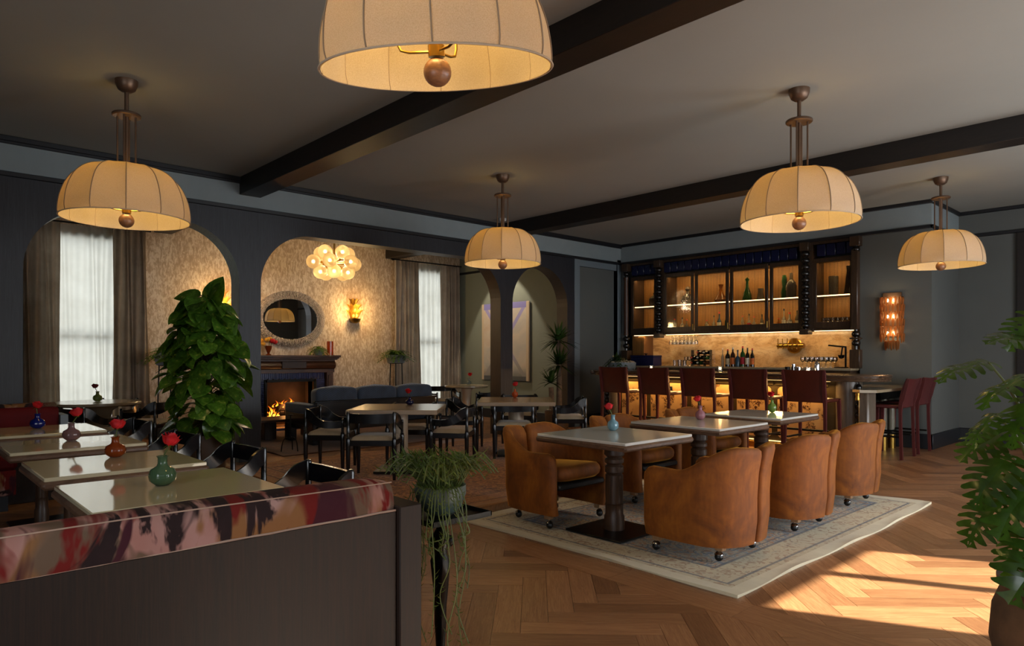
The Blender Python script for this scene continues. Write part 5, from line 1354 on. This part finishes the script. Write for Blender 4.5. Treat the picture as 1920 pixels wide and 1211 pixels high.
t = thing('coffee_table', 'low wooden coffee table reflecting the fire, left of the sofa', 'coffee table', (-10.75, 5.0, .014))
MB().b2(-.32, .32, -.62, .62, .285, .325, .005).obj('table_top', M['mahog'], t)
for y in (-.38, .38): MB().b2(-.16, .16, y - .1, y + .1, 0, .285, .006).obj('leg_block', M['bar_wood'], t)
t = thing('armchair', 'navy velvet armchair mostly hidden behind the dark pier', 'armchair', (-10.24, 3.82, .014))
cushion('seat', (0, 0, .33), (.66, .62, .24), M['navy_velvet'], t)
cushion('backrest', (.27, 0, .48), (.2, .72, .56), M['navy_velvet'], t); 
for s in (-1, 1): cushion('armrest', (-.02, s * .32, .38), (.62, .16, .38), M['navy_velvet'], t)
MB().b2(-.28, .3, -.3, .3, .0, .24, .02).obj('base', M['navy_velvet'], t)
t = thing('drinks_table', 'tiny dark metal drinks table on thin curled legs near the sofa arm', 'side table', (-9.15, 4.28, .014))
MB().lathe([(0, .50), (.035, .50), (.04, .505), (.035, .512), (0, .512)], 20).obj('table_top', M['iron'], t)
MB().cyl((0, 0, .16), .009, .34, 8).obj('pole', M['iron'], t)
for k in range(3):
    a = k * 2.1 + .4; MB().tube(spline([(0, 0, .17), (.06 * math.cos(a), .06 * math.sin(a), .19), (.11 * math.cos(a), .11 * math.sin(a), .13), (.13 * math.cos(a), .13 * math.sin(a), .0)], 4), .008, 6).obj('leg', M['iron'], t)
# ---------------------------------------------------------------- painting
def paintm():
    t = NT('abstract_painting')
    x, y, z = t.sep(t.tc())[:3]
    base = t.ramp(t.noise(1.5, 4, .5, .8), [(.35, '#a5a09a'), (.55, '#c4b4a0'), (.7, '#bd9f86')])
    base = t.mix(t.ramp(z, [(0, (1, 1, 1)), (.33, (0, 0, 0))]), base, '#54524f')
    ax = t.math('ABSOLUTE', x); u = t.math('SUBTRACT', t.math('MULTIPLY', t.math('SUBTRACT', z, .83), 1.0 / .83), 0.0)
    av = t.math('ABSOLUTE', u)
    diag = t.math('LESS_THAN', t.math('ABSOLUTE', t.math('SUBTRACT', ax, t.math('MULTIPLY', av, .69))), .055)
    base = t.mix(t.math('MULTIPLY', diag, .85), base, t.ramp(z, [(.3, '#8c8681'), (.75, '#8f86b8')]))
    top = t.math('GREATER_THAN', z, 1.53); bot = t.math('LESS_THAN', z, .1)
    base = t.mix(top, base, '#8078ac'); base = t.mix(bot, base, '#4e4d4c')
    edge = t.math('GREATER_THAN', ax, .665); base = t.mix(edge, base, '#c0a88a')
    t.pr(base, .7); return t.m
t = thing('painting', 'large pale abstract canvas with crossing diagonal bands on the olive wall', 'painting', (-10.71, YE - .005, .82))
MB().b2(-.745, .745, -.055, -.012, .0, 1.66, .012).obj('canvas', paintm(), t)
MB().b2(-.72, .72, -.014, .0, .05, 1.6).obj('stretcher', M['canvas'], t)
light('picture_light', 'SPOT', (-10.71, 9.0, 3.5), 95, (1, .88, .7), (math.radians(-28 + 55), 0, 0), radius=.05).data.spot_size = 1.2
# ---------------------------------------------------------------- crystal wall sconce by the bar
t = thing('crystal_sconce', 'tall amber crystal wall sconce with three glowing tiers on the grey wall', 'wall lamp', (-3.565, YB, 1.52))
MB().b2(-.13, .13, -.03, 0, .12, .78, .004).obj('back_plate', M['bronze'], t)
r_ = random.Random(11)
for tier in range(7):
    z = .70 - tier * .108; n = 8
    for i in range(n):
        a = PI + PI * (i + .5 * (tier % 2)) / (n - .5); rr = .155 if tier < 6 else .09
        x, y = rr * math.cos(a), -.02 + rr * .8 * math.sin(a)
        s = r_.uniform(.9, 1.15)
        MB().lathe([(0, -.13 * s), (.011, -.11 * s), (.020, -.03 * s), (.017, .0), (.008, .012), (0, .014)], 5, (x, y, z)).obj('crystal', M['smoke_glass'], t, 20)
for z in (.66, .42, .17):
    for x in (-.045, .045): MB().ball((x, -.085, z), (.018, .018, .026), 8, 6).obj('bulb', M['bulb_soft'], t)
    light('sconce_glow', 'POINT', (0, -.08, z), 2.4, (1, .68, .34), parent=t, radius=.05)
# ---------------------------------------------------------------- roses in bud vases
petal_me = {}
def rose_mesh(key, r, seed, mat):
    rr = random.Random(seed); mb = MB()
    for ring, (n, rad, h, op) in enumerate(((3, .26, 1.05, .05), (4, .46, 1.05, .15), (5, .70, 1.0, .35), (5, .92, .86, .8))):
        for i in range(n):
            a0 = 2 * PI * i / n + ring * .7 + rr.uniform(-.15, .15); wd = 2 * PI / n * .95
            def pt(u, v, a0=a0, wd=wd, rad=rad, h=h, op=op):
                v = v * (1 - .20 * abs(2 * u - 1) ** 4)
                a = a0 + (u - .5) * 2 * wd * (.5 + .5 * math.sin(PI * (.15 + .5 * v)))
                q = rad * (.46 + .54 * v ** .5) + op * .12 * v ** 5
                z = h * (.9 + .15 * math.sin(4 * a)) * v - op * .14 * v ** 5 - .07 * (2 * u - 1) ** 4 * v
                return (r * q * math.cos(a), r * q * math.sin(a), r * z * 1.25)
            mb.grid(pt, 4, 4)
    mb.ball((0, 0, r * .35), (r * .28, r * .28, r * .5), 8, 6)
    return mb.mesh('bloom', mat, 180)
def vase_and_rose(loc, vk, form, hv, rv, tilt, th, rr, lab, where, seed, mat='rose'):
    x, y, z = loc
    prof = {0: [(0, 0), (.5, 0), (.92, .16), (1, .34), (.86, .54), (.42, .66), (.34, .74), (.34, .93), (.46, 1.0), (.36, 1.0), (.26, .92), (.26, .74), (0, .6)],
            1: [(0, 0), (.42, 0), (.9, .2), (1, .42), (.85, .60), (.36, .74), (.30, .9), (.36, 1.0), (.3, 1.0), (.22, .88), (0, .7)]}[form]
    def rib(a, zz): return 1 + .03 * math.cos(10 * a)
    v = MB().lathe([(p * rv, q * hv) for p, q in prof], 30, lobes=rib).obj('bud_vase', M['vase_' + vk], angle=60, loc=(x, y, z + .0005))
    if vk == 'blue':
        pass
    tag(v, lab, 'vase', 'bud vases holding one red rose')
    t = thing('rose', where, 'flower', (x, y, z + hv * .25), 0, 'single red roses in bud vases')
    tip = Vector((math.cos(tilt) * th, math.sin(tilt) * th, hv * .75 + rr * 1.1))
    MB().tube(spline([(0, 0, 0), (0, 0, hv * .6), tuple(tip)], 4), .0035, 6).obj('stem', M['stem'], t)
    sp = MB()
    for i in range(5):
        a = i * 1.257
        sp.add([(0, 0, 0), (rr * .25 * math.cos(a - .3), rr * .25 * math.sin(a - .3), -.002), (rr * .75 * math.cos(a), rr * .75 * math.sin(a), -.012 - .01 * (i % 2)), (rr * .25 * math.cos(a + .3), rr * .25 * math.sin(a + .3), -.002)], [(0, 1, 2, 3)])
    so = sp.obj('sepals', M['fern'], t); so.location = tip
    b = inst('bloom', rose_mesh('r', rr, seed, M[mat]), t, tip, (-.35 * math.sin(tilt), .35 * math.cos(tilt), seed))
ZT = .761
R_ = math.radians(46.9)
VR = [((-3.40, .97), 'green', 0, .135, .058, R_, .03, .046, 'ribbed green bud vase on the nearest table of the left row', 'red rose in the green vase on the left row'),
      ((-4.53, 1.035), 'amber', 0, .12, .056, R_, .012, .044, 'amber brown bud vase on the second table of the left row', 'red rose in the amber vase on the left row'),
      ((-5.62, 1.01), 'mauve', 0, .125, .056, R_, .045, .045, 'clear mauve bud vase on the third table of the left row', 'red rose in the clear mauve vase on the left row'),
      ((-6.75, .975), 'blue', 0, .12, .055, R_ + 3, .01, .045, 'deep blue bud vase with a small handle on the farthest table of the left row', 'red rose in the deep blue vase before the red banquette'),
      ((-3.42, 4.30), 'sky', 0, .125, .045, R_ + PI, .03, .040, 'pale blue bud vase on the nearest white table', 'red rose in the pale blue vase among the velvet chairs'),
      ((-3.44, 5.62), 'pink', 0, .13, .045, R_ + PI, .02, .040, 'pink bud vase on the middle white table', 'red rose in the pink vase among the velvet chairs'),
      ((-3.36, 6.88), 'lime', 1, .13, .045, R_ + PI, .008, .038, 'lime green bud vase on the white table nearest the bar', 'red rose in the lime vase nearest the bar')]
for i, (p, vk, fm, hv, rv, ti, th, rr, lb, wh) in enumerate(VR): vase_and_rose((p[0], p[1], ZT), vk, fm, hv, rv, ti, th, rr, lb, wh, i + 1)
vase_and_rose((-6.86, 4.72, ZT), 'navy', 0, .10, .05, R_ + PI, .02, .042, 'round navy bud vase on the square stone table before the sofa', 'red rose in the navy vase before the sofa', 21)
vase_and_rose((-7.02, 6.62, ZT), 'rust', 1, .12, .045, R_, .015, .045, 'rust glass bud vase on the square stone table before the column', 'red rose in the rust vase before the column', 22)
vase_and_rose((-10.72, 8.82, ZT), 'clear', 0, .13, .055, R_, .03, .05, 'clear bud vase on the far small round table', 'red rose in the clear vase on the far small round table', 23)
vase_and_rose((-10.18, 2.12, ZT), 'olive', 0, .13, .055, R_ + PI, .035, .042, 'olive green bud vase on the round table in the leftmost arch', 'dark red rose in the olive vase before the sheer curtain', 24, 'rose_dark')
# ---------------------------------------------------------------- leaves
def leaf_frame(base, tip, up):
    """matrix with +Y along the leaf, +Z near up"""
    b, t_, u = Vector(base), Vector(tip), Vector(up)
    y = (t_ - b); L = y.length; y.normalize(); x = y.cross(u)
    x = x.normalized() if x.length > 1e-4 else y.orthogonal().normalized()
    z = x.cross(y)
    return Matrix(((x.x, y.x, z.x, b.x), (x.y, y.y, z.y, b.y), (x.z, y.z, z.z, b.z), (0, 0, 0, 1))) @ Matrix.Scale(L, 4)
def heart_leaf(droop, fold, mat, name='leaf'):
    prof = [(-.07, .20), (-.03, .36), (.10, .49), (.26, .53), (.46, .50), (.66, .40), (.82, .25), (.93, .11), (1.0, .0)]
    mb = MB(); L = len(prof)
    for (y, w) in prof:
        zc = -droop * max(0, y) ** 2
        yy = 0 if y < 0 else y
        for k, s in enumerate((-1, -.5, 0, .5, 1)):
            mb.v.append((w * s, y if s else max(yy, y + .1 if y < 0 else y), zc + fold * abs(s) * w - .08 * (abs(s) == 1) * w))
    for i in range(L - 1):
        for k in range(4):
            a = i * 5 + k; mb.f.append((a, a + 1, a + 6, a + 5))
    return mb.mesh(name, mat, 180)
pothos_me = [heart_leaf(.25, .25, M['pothos']), heart_leaf(.45, .15, M['pothos']), heart_leaf(.1, .4, M['pothos'])]
# tall pothos on a moss pole
t = thing('potted_pothos', 'tall bushy pothos climbing a pole in a brown planter beside the dark pier', 'plant', (-8.17, 2.79, .0))
MB().lathe([(0, 0), (.205, 0), (.215, .02), (.215, .45), (.20, .45), (.195, .40), (0, .40)], 36).obj('planter', M['pot_brown'], t)
MB().lathe([(0, .40), (.195, .405), (.1, .43), (0, .435)], 20).obj('soil', M['soil'], t)
MB().tube([(0, 0, .4), (.005, 0, 1.95)], .04, 10).obj('moss_pole', M['moss'], t)
r_ = random.Random(5); N = 205; stems = MB()
cf, cr = -CAM_F, CAM_R
for i in range(N):
    f = i / N
    z = .50 + 1.52 * f ** .95
    a = i * 2.399 + r_.uniform(-.4, .4)
    env = .42 + .14 * math.sin(PI * min(1, (z - .45) / 1.3)) if z < 1.55 else .52 - .55 * (z - 1.55)
    rad = max(.1, env) * r_.uniform(.5, 1.0)
    d = Vector((math.cos(a), math.sin(a), 0))
    base = d * rad * .72 + Vector((0, 0, z)); L = r_.uniform(.165, .265) * (1.05 if z > 1.2 else .95)
    if d.dot(Vector((1, 0, 0))) < -.75 and z < 3: pass
    out = r_.uniform(.5, .95); dn = -r_.uniform(.05, .95)
    tip = base + (d * out + Vector((-d.y, d.x, 0)) * r_.uniform(-.6, .6) + Vector((0, 0, dn))).normalized() * L
    up = (d * .8 + Vector((r_.uniform(-.4, .4), r_.uniform(-.4, .4), r_.uniform(.2, 1.0)))).normalized()
    inst('leaf', pothos_me[i % 3], t, mat=leaf_frame(base, tip, up))
    stems.tube(spline([(.02 * d.x, .02 * d.y, z - .10), tuple(d * rad * .35 + Vector((0, 0, z + .03))), tuple(base)], 3), .005, 5)
for (lr, fz, dz, lt, tz, L) in ((-.05, 2.02, 0, -.30, 2.06, .3), (-.08, 1.85, 0, -.38, 1.80, .3), (.06, 2.0, .05, .18, 2.2, .27), (.12, 1.95, 0, .20, 2.26, .2), (-.12, 1.76, 0, -.30, 1.62, .3), (.16, 1.8, 0, .40, 1.60, .33), (.2, 1.5, 0, .50, 1.42, .3), (.36, 1.44, 0, .56, 1.36, .24), (-.3, 1.48, 0, -.54, 1.40, .26)):
    base = cr * lr + cf * .08 + Vector((0, 0, fz)); tip = cr * lt + cf * .14 + Vector((0, 0, tz)); 
    inst('leaf', pothos_me[0], t, mat=leaf_frame(base, tip, (cf * .6 + Vector((0, 0, .8)))))
    stems.tube(spline([(0, 0, fz - .35), tuple(cr * lr * .5 + Vector((0, 0, fz - .08))), tuple(base)], 3), .006, 5)
stems.obj('stems', M['stem'], t, kind='stuff')
# swiss cheese plant at the right edge
def monstera_leaf(seed):
    """heart shaped blade split into lobes, holes beside the midrib; local length 1"""
    r = random.Random(seed); mb = MB(); NF = 7; US = (0, .15, .32, .66, 1.0)
    def width(v): return .44 * (math.sin(PI * min(1, (v * .86 + .16))) ** .75) * (1 - .25 * v) + .01
    def zz(x, y): return -.30 * y * y * (.4 + .6 * y) - .95 * x * x + .22 * abs(x) + .02 * math.sin(11 * y + 6 * x)
    for s in (-1, 1):
        for i in range(NF):
            o = len(mb.v); cut = r.uniform(.40, .60); hole = r.random() < .55
            for t_ in (0, .35, .65, 1):
                v = (i + t_) / NF; vc = (i + .5) / NF
                for u in US:
                    k = 1.0 if u <= .35 else (1 - (1 - cut) * .62 if u < .8 else cut)
                    if i == NF - 1 and t_ > .5: k = 1.0 if u <= .35 else .8
                    vv = vc + (v - vc) * k
                    w_ = width(v) * u * (1.03 if 0 < t_ < 1 else .96)
                    x = s * w_; y = vv * .98 - .02 + .42 * w_ * (.3 + vv) - .2 * w_ * (i == 0)
                    mb.v.append((x, y, zz(x, y)))
            for a in range(3):
                for b in range(4):
                    if hole and a == 1 and b == 1: continue
                    p = o + a * 5 + b; f = (p, p + 1, p + 6, p + 5); mb.f.append(f if s > 0 else tuple(reversed(f)))
    return mb.mesh('leaf', M['monstera'], 180)
mon_me = [monstera_leaf(k) for k in (1, 2, 3)]
t = thing('potted_monstera', 'large split leaf monstera in a mossy clay pot at the right edge', 'plant', (-.47, 3.30, 0))
MB().lathe([(0, 0), (.14, 0), (.19, .10), (.225, .25), (.215, .38), (.185, .46), (.2, .485), (.2, .50), (.18, .50), (.17, .44), (0, .44)], 36).obj('pot', M['pot_mossy'], t)
MB().lathe([(0, .44), (.172, .445), (.08, .47), (0, .475)], 20).obj('soil', M['soil'], t)
# tips and bases as (sideways, towards camera, height) around the pot, metres
LV = [(-.12, .05, 1.53, -.27, .10, 1.40), (-.03, .02, 1.50, .10, .06, 1.62), (-.10, .10, 1.40, -.36, .14, 1.46), (-.20, -.05, 1.34, -.46, -.02, 1.31), (-.14, .08, 1.30, -.41, .12, 1.22), (-.10, .02, 1.22, -.30, .12, 1.06), (-.26, .05, 1.16, -.43, .1, 1.05),
      (-.12, -.05, 1.08, -.38, -.02, 1.00), (-.22, .08, 1.02, -.44, .14, .84), (-.02, .12, 1.12, -.18, .26, .94), (-.10, .10, .98, -.40, .2, .76), (-.05, .12, .90, -.26, .3, .74), (-.20, .03, .86, -.42, .06, .68), (-.06, .15, .78, -.36, .22, .52), (-.06, .1, .66, -.24, .24, .50),
      (.05, .14, 1.36, .0, .3, 1.22), (.1, .1, 1.22, .26, .2, 1.1), (.08, .16, 1.02, .12, .36, .84), (.16, .1, .86, .38, .2, .72), (.04, -.1, 1.42, .2, -.3, 1.4), (.02, .12, .70, .06, .34, .56), (-.16, .02, .72, -.28, .1, .54), (-.02, .1, 1.30, -.10, .22, 1.12), (.1, -.05, 1.5, .34, 0, 1.46), (-.02, .14, 1.0, -.14, .3, .86), (-.03, .08, .82, -.16, .2, .62), (.0, .05, 1.16, -.14, .1, 1.3)]
stems = MB()
for i, (a, b, z0, c, d, z1) in enumerate(LV):
    base = cr * a + cf * b + Vector((0, 0, z0)); tip = cr * c + cf * d + Vector((0, 0, z1)); base = tip + (base - tip) * .84
    dirn = (tip - base).normalized(); up = Vector((0, 0, 1)) + cf * r_.uniform(-.1, .6) + cr * r_.uniform(-.5, .4) - dirn * .1
    inst('leaf', mon_me[i % 3], t, mat=leaf_frame(base, tip, up))
    stems.tube(spline([(cr.x * a * .2, cr.y * a * .2, .46), tuple(cr * a * .55 + cf * b * .5 + Vector((0, 0, .5 + (z0 - .5) * .7))), tuple(base)], 5), [.006] * 8 + [.004] * 3, 6)
stems.obj('stems', M['stem'], t, kind='stuff')
# yucca in front of the right arch pier
def blade_cluster(mb, c, n, L, spread, seed, w=.022, droop=.5):
    r = random.Random(seed)
    for i in range(n):
        a = i * 2.399; e = r.uniform(-.25, 1.35) if spread > .5 else r.uniform(.4, 1.3); l = L * r.uniform(.75, 1.1)
        d = Vector((math.cos(a) * math.cos(e), math.sin(a) * math.cos(e), math.sin(e))); s = Vector((-math.sin(a), math.cos(a), 0))
        o = len(mb.v)
        for k, f in enumerate((0, .3, .65, 1)):
            p = Vector(c) + d * l * f + Vector((0, 0, -droop * l * f * f * math.cos(e) * .6)); ww = w * (.7, 1, .7, .03)[k]
            mb.v += [tuple(p - s * ww), tuple(p + s * ww)]
        for k in range(3): q = o + 2 * k; mb.f.append((q, q + 1, q + 3, q + 2))
t = thing('potted_yucca', 'spiky yucca on two bare trunks beside the right hand arch', 'plant', (-8.46, 9.02, 0))
MB().lathe([(0, 0), (.16, 0), (.21, .06), (.22, .36), (.2, .38), (.19, .34), (0, .34)], 28).obj('planter', M['pot_brown'], t)
gm = MB(); r_ = random.Random(8)
for k in range(60):
    a, q = r_.uniform(0, 6.28), .18 * math.sqrt(r_.random()); gm.ball((q * math.cos(a), q * math.sin(a), .36), r_.uniform(.018, .034), 6, 4)
gm.obj('pebbles', M['counter'], t, 60, kind='stuff')
MB().tube([(.03, .03, .34), (.035, .03, .8), (.02, .04, 1.32)], [.055, .05, .045], 10).obj('trunk', M['trunk'], t); MB().tube([(-.06, -.06, .34), (-.075, -.07, .78)], [.05, .045], 10).obj('trunk', M['trunk'], t)
for nm, c, n, L, sd in (('crown', (.0, .04, 1.62), 80, .46, 1), ('crown', (.04, .03, 1.18), 80, .42, 2), ('crown', (-.08, -.07, .86), 60, .34, 3)):
    mb = MB(); blade_cluster(mb, c, n, L, 1, sd); mb.obj(nm, M['yucca'], t, 180, kind='stuff')
MB().tube([(.02, .04, 1.3), (.0, .04, 1.66)], .035, 8).obj('trunk_top', M['trunk'], t)
# ferns on tall stands beside the curtains, and small plants
def frond_cluster(mb, c, n, L, seed, width=.035, arch=1.0, emin=.2, emax=1.3):
    r = random.Random(seed)
    for i in range(n):
        a = i * 2.399 + r.uniform(-.2, .2); e = r.uniform(emin, emax); l = L * r.uniform(.7, 1.1)
        s = Vector((-math.sin(a), math.cos(a), 0)); pts = []
        for k in range(9):
            f = k / 8; x = l * f * math.cos(e) + l * .25 * f * f; z = l * f * math.sin(e) - arch * l * .9 * f ** 2.2
            pts.append(Vector(c) + Vector((math.cos(a) * x, math.sin(a) * x, z)))
        for k in range(8):
            for sd in (-1, 1):
                p = pts[k]; q = pts[k + 1]; ww = width * math.sin(PI * (k + 1.2) / 10)
                o = len(mb.v); m_ = (p + q) / 2
                mb.v += [tuple(p), tuple(p + (q - p) * .7), tuple(m_ + s * sd * ww + (q - p) * .6 + Vector((0, 0, -.15 * ww)))]
                mb.f.append((o, o + 1, o + 2))
def fern_stand(loc, lab):
    t = thing('fern_on_stand', lab, 'plant', loc, 0, 'ferns on tall iron stands')
    st = MB()
    for k in range(3):
        a = k * 2.094 + .5; st.tube([(.17 * math.cos(a), .17 * math.sin(a), 0), (.13 * math.cos(a), .13 * math.sin(a), 1.2)], .011, 8)
    st.tube([(.14 * math.cos(k * PI / 12), .14 * math.sin(k * PI / 12), 1.2) for k in range(25)], .009, 6)
    st.obj('stand', M['iron'], t)
    MB().lathe([(0, 1.205), (.17, 1.205), (.21, 1.36), (.22, 1.37), (.2, 1.37), (0, 1.33)], 28).obj('bowl', M['pot_grey'], t)
    mb = MB(); frond_cluster(mb, (0, 0, 1.34), 150, .36, int(loc[1] * 10), .05, .7); mb.obj('fronds', M['fern'], t, 180, kind='stuff')
fern_stand((-11.70, 7.72, 0), 'feathery fern in a grey bowl on a tall iron stand, right of the fire')
fern_stand((-11.70, 3.42, 0), 'feathery fern on a tall iron stand mostly hidden behind the tall pothos')
t = thing('potted_fern', 'small trailing plant in a grey pot on the mantel beside the amber candle', 'plant', (XW + .22, 6.22, 1.363))
MB().lathe([(0, 0), (.06, 0), (.085, .05), (.085, .11), (.075, .12), (0, .11)], 20).obj('pot', M['pot_grey'], t)
mb = MB(); frond_cluster(mb, (0, 0, .11), 46, .24, 4, .035, 1.0); mb.obj('fronds', M['fern'], t, 180, kind='stuff')
t = thing('potted_succulent', 'green succulent bowl of pebbles in a grey stone planter on the bar end', 'plant', (-7.50, 9.68, 1.105))
MB().lathe([(0, 0), (.22, 0), (.245, .04), (.25, .13), (.23, .13), (.22, .1), (0, .1)], 28).obj('bowl', M['pot_grey'], t)
gm = MB()
for k in range(90):
    a, q = r_.uniform(0, 6.28), .22 * math.sqrt(r_.random()); gm.ball((q * math.cos(a), q * math.sin(a), .125 + .04 * (1 - q / .22)), r_.uniform(.015, .03), 6, 4)
gm.obj('pebbles', M['pedestal'], t, 60, kind='stuff')
mb = MB(); blade_cluster(mb, (-.10, -.02, .15), 40, .2, .3, 12, .025, .9); frond_cluster(mb, (-.05, -.05, .15), 40, .3, 3, .05, 1.1); mb.obj('foliage', M['yucca'], t, 180, kind='stuff')
# trailing plant on the bronze figure stand
t = thing('plant_stand', 'slender dark bronze figure stand with a thin square tray', 'plant stand', (-2.25, 1.70, 0))
pf = [(0, 0), (.09, 0), (.09, .012), (.03, .02), (.02, .06), (.018, .16), (.024, .26), (.026, .34), (.030, .40), (.036, .46), (.040, .51), (.030, .545), (.026, .57), (.036, .60), (.034, .62), (.018, .645), (.014, .665), (.020, .685), (.04, .70), (0, .70)]
MB().lathe(pf, 14, lobes=lambda a, z: 1 + (.22 * math.cos(2 * a) if z > .1 else 0) + .05 * math.sin(31 * z + 3 * a)).ball((.035, .02, .60), (.022, .02, .024), 10, 6).ball((-.03, -.02, .59), (.018, .018, .022), 10, 6).obj('figure_stem', M['iron'], t)
MB().b2(-.15, .15, -.15, .15, .70, .708, .002).b2(-.15, .15, -.15, -.145, .705, .722).b2(-.15, .15, .145, .15, .705, .722).b2(-.15, -.145, -.15, .15, .705, .722).b2(.145, .15, -.15, .15, .705, .722).obj('tray', M['iron'], t)
t = thing('trailing_plant', 'trailing succulent spilling from a green bowl on the bronze stand', 'plant', (-2.25, 1.70, .709))
MB().lathe([(0, 0), (.05, 0), (.085, .03), (.105, .08), (.105, .12), (.095, .12), (.09, .1), (0, .1)], 28).obj('bowl', M['pot_green'], t)
gm = MB()
for k in range(40):
    a, q = r_.uniform(0, 6.28), .085 * math.sqrt(r_.random()); gm.ball((q * math.cos(a), q * math.sin(a), .108), r_.uniform(.006, .011), 6, 4)
gm.obj('pebbles', M['pedestal'], t, 60, kind='stuff')
r_ = random.Random(21); mb = MB(); st = MB()
def strand(p0, pts, nl, ll, tk=.0022):
    P = spline([p0] + pts, 7); st.tube(P, tk, 5)
    for k in range(nl):
        f = (k + .5) / nl * (len(P) - 1); i = int(f); p = P[i].lerp(P[min(i + 1, len(P) - 1)], f - i)
        a = r_.uniform(0, 6.28); d = Vector((math.cos(a), math.sin(a), r_.uniform(-.2, .7))).normalized(); s = d.orthogonal().normalized() * ll * .09
        o = len(mb.v); q1 = p + d * ll * .5 + Vector((0, 0, .12 * ll)); q2 = p + d * ll + Vector((0, 0, .45 * ll))
        mb.v += [tuple(p - s * .6), tuple(p + s * .6), tuple(q1 + s), tuple(q1 - s), tuple(q2)]; mb.f += [(o, o + 1, o + 2, o + 3), (o + 3, o + 2, o + 4)]
for k in range(170):                                           # bushy crown
    a = k * 2.399; q = .08 * math.sqrt(r_.random()); p0 = (q * math.cos(a), q * math.sin(a), .105); l = r_.uniform(.10, .19); o_ = r_.uniform(.25, 1.0)
    strand(p0, [(p0[0] + math.cos(a) * l * o_ * .6, p0[1] + math.sin(a) * l * o_ * .6, .11 + l * .7), (p0[0] + math.cos(a) * l * o_ * 1.1, p0[1] + math.sin(a) * l * o_ * 1.1, .12 + l * (.75 - .5 * o_))], 7, .034)
def hang(l, sgn):
    """strand foot: sideways offset l, pushed out past the tray edge towards (or away from) the room"""
    q = .02
    while True:
        p = CAM_R * l - CAM_F * (q * sgn)
        if max(abs(p.x), abs(p.y)) > .172: return p
        q += .004
for k in range(19):                                            # trailing strands of mixed length, falling clear of the tray
    l = -.13 + .26 * ((k * .618) % 1); p = hang(l, 1 if k % 5 else -1); d = r_.choice((.12, .2, .26, .32, .4, .5)) if k % 3 else .08; n_ = p.normalized(); w_ = r_.uniform(-.02, .03)
    strand((.085 * n_.x, .085 * n_.y, .115), [(p.x * .75, p.y * .75, .125), (p.x, p.y, .05), (p.x * 1.05 + w_ + r_.uniform(-.02, .02), p.y * 1.05 + r_.uniform(-.02, .02), -d * .35), (p.x * 1.06 + r_.uniform(-.025, .025), p.y * 1.06 + r_.uniform(-.025, .025), -d * .7), (p.x * 1.03 + w_ * 1.5, p.y * 1.03 - w_, -d)], int(16 + d * 60), .024)
for (lx, dz) in ((.055, .66), (-.06, .44), (.085, .46), (.03, .40)):
    c = hang(lx, 1); n_ = c.normalized()
    strand((n_.x * .085, n_.y * .085, .115), [(c.x * .8, c.y * .8, .125), (c.x, c.y, .04), (c.x * 1.05 + .025, c.y * 1.05 + .015, -dz * .33), (c.x * 1.06 - .01, c.y * 1.06 - .005, -dz * .66), (c.x * 1.1 + .03, c.y * 1.1 + .02, -dz)], 34, .024)
mb.obj('leaves', M['string'], t, 180, kind='stuff'); st.obj('strands', M['stem'], t, kind='stuff')
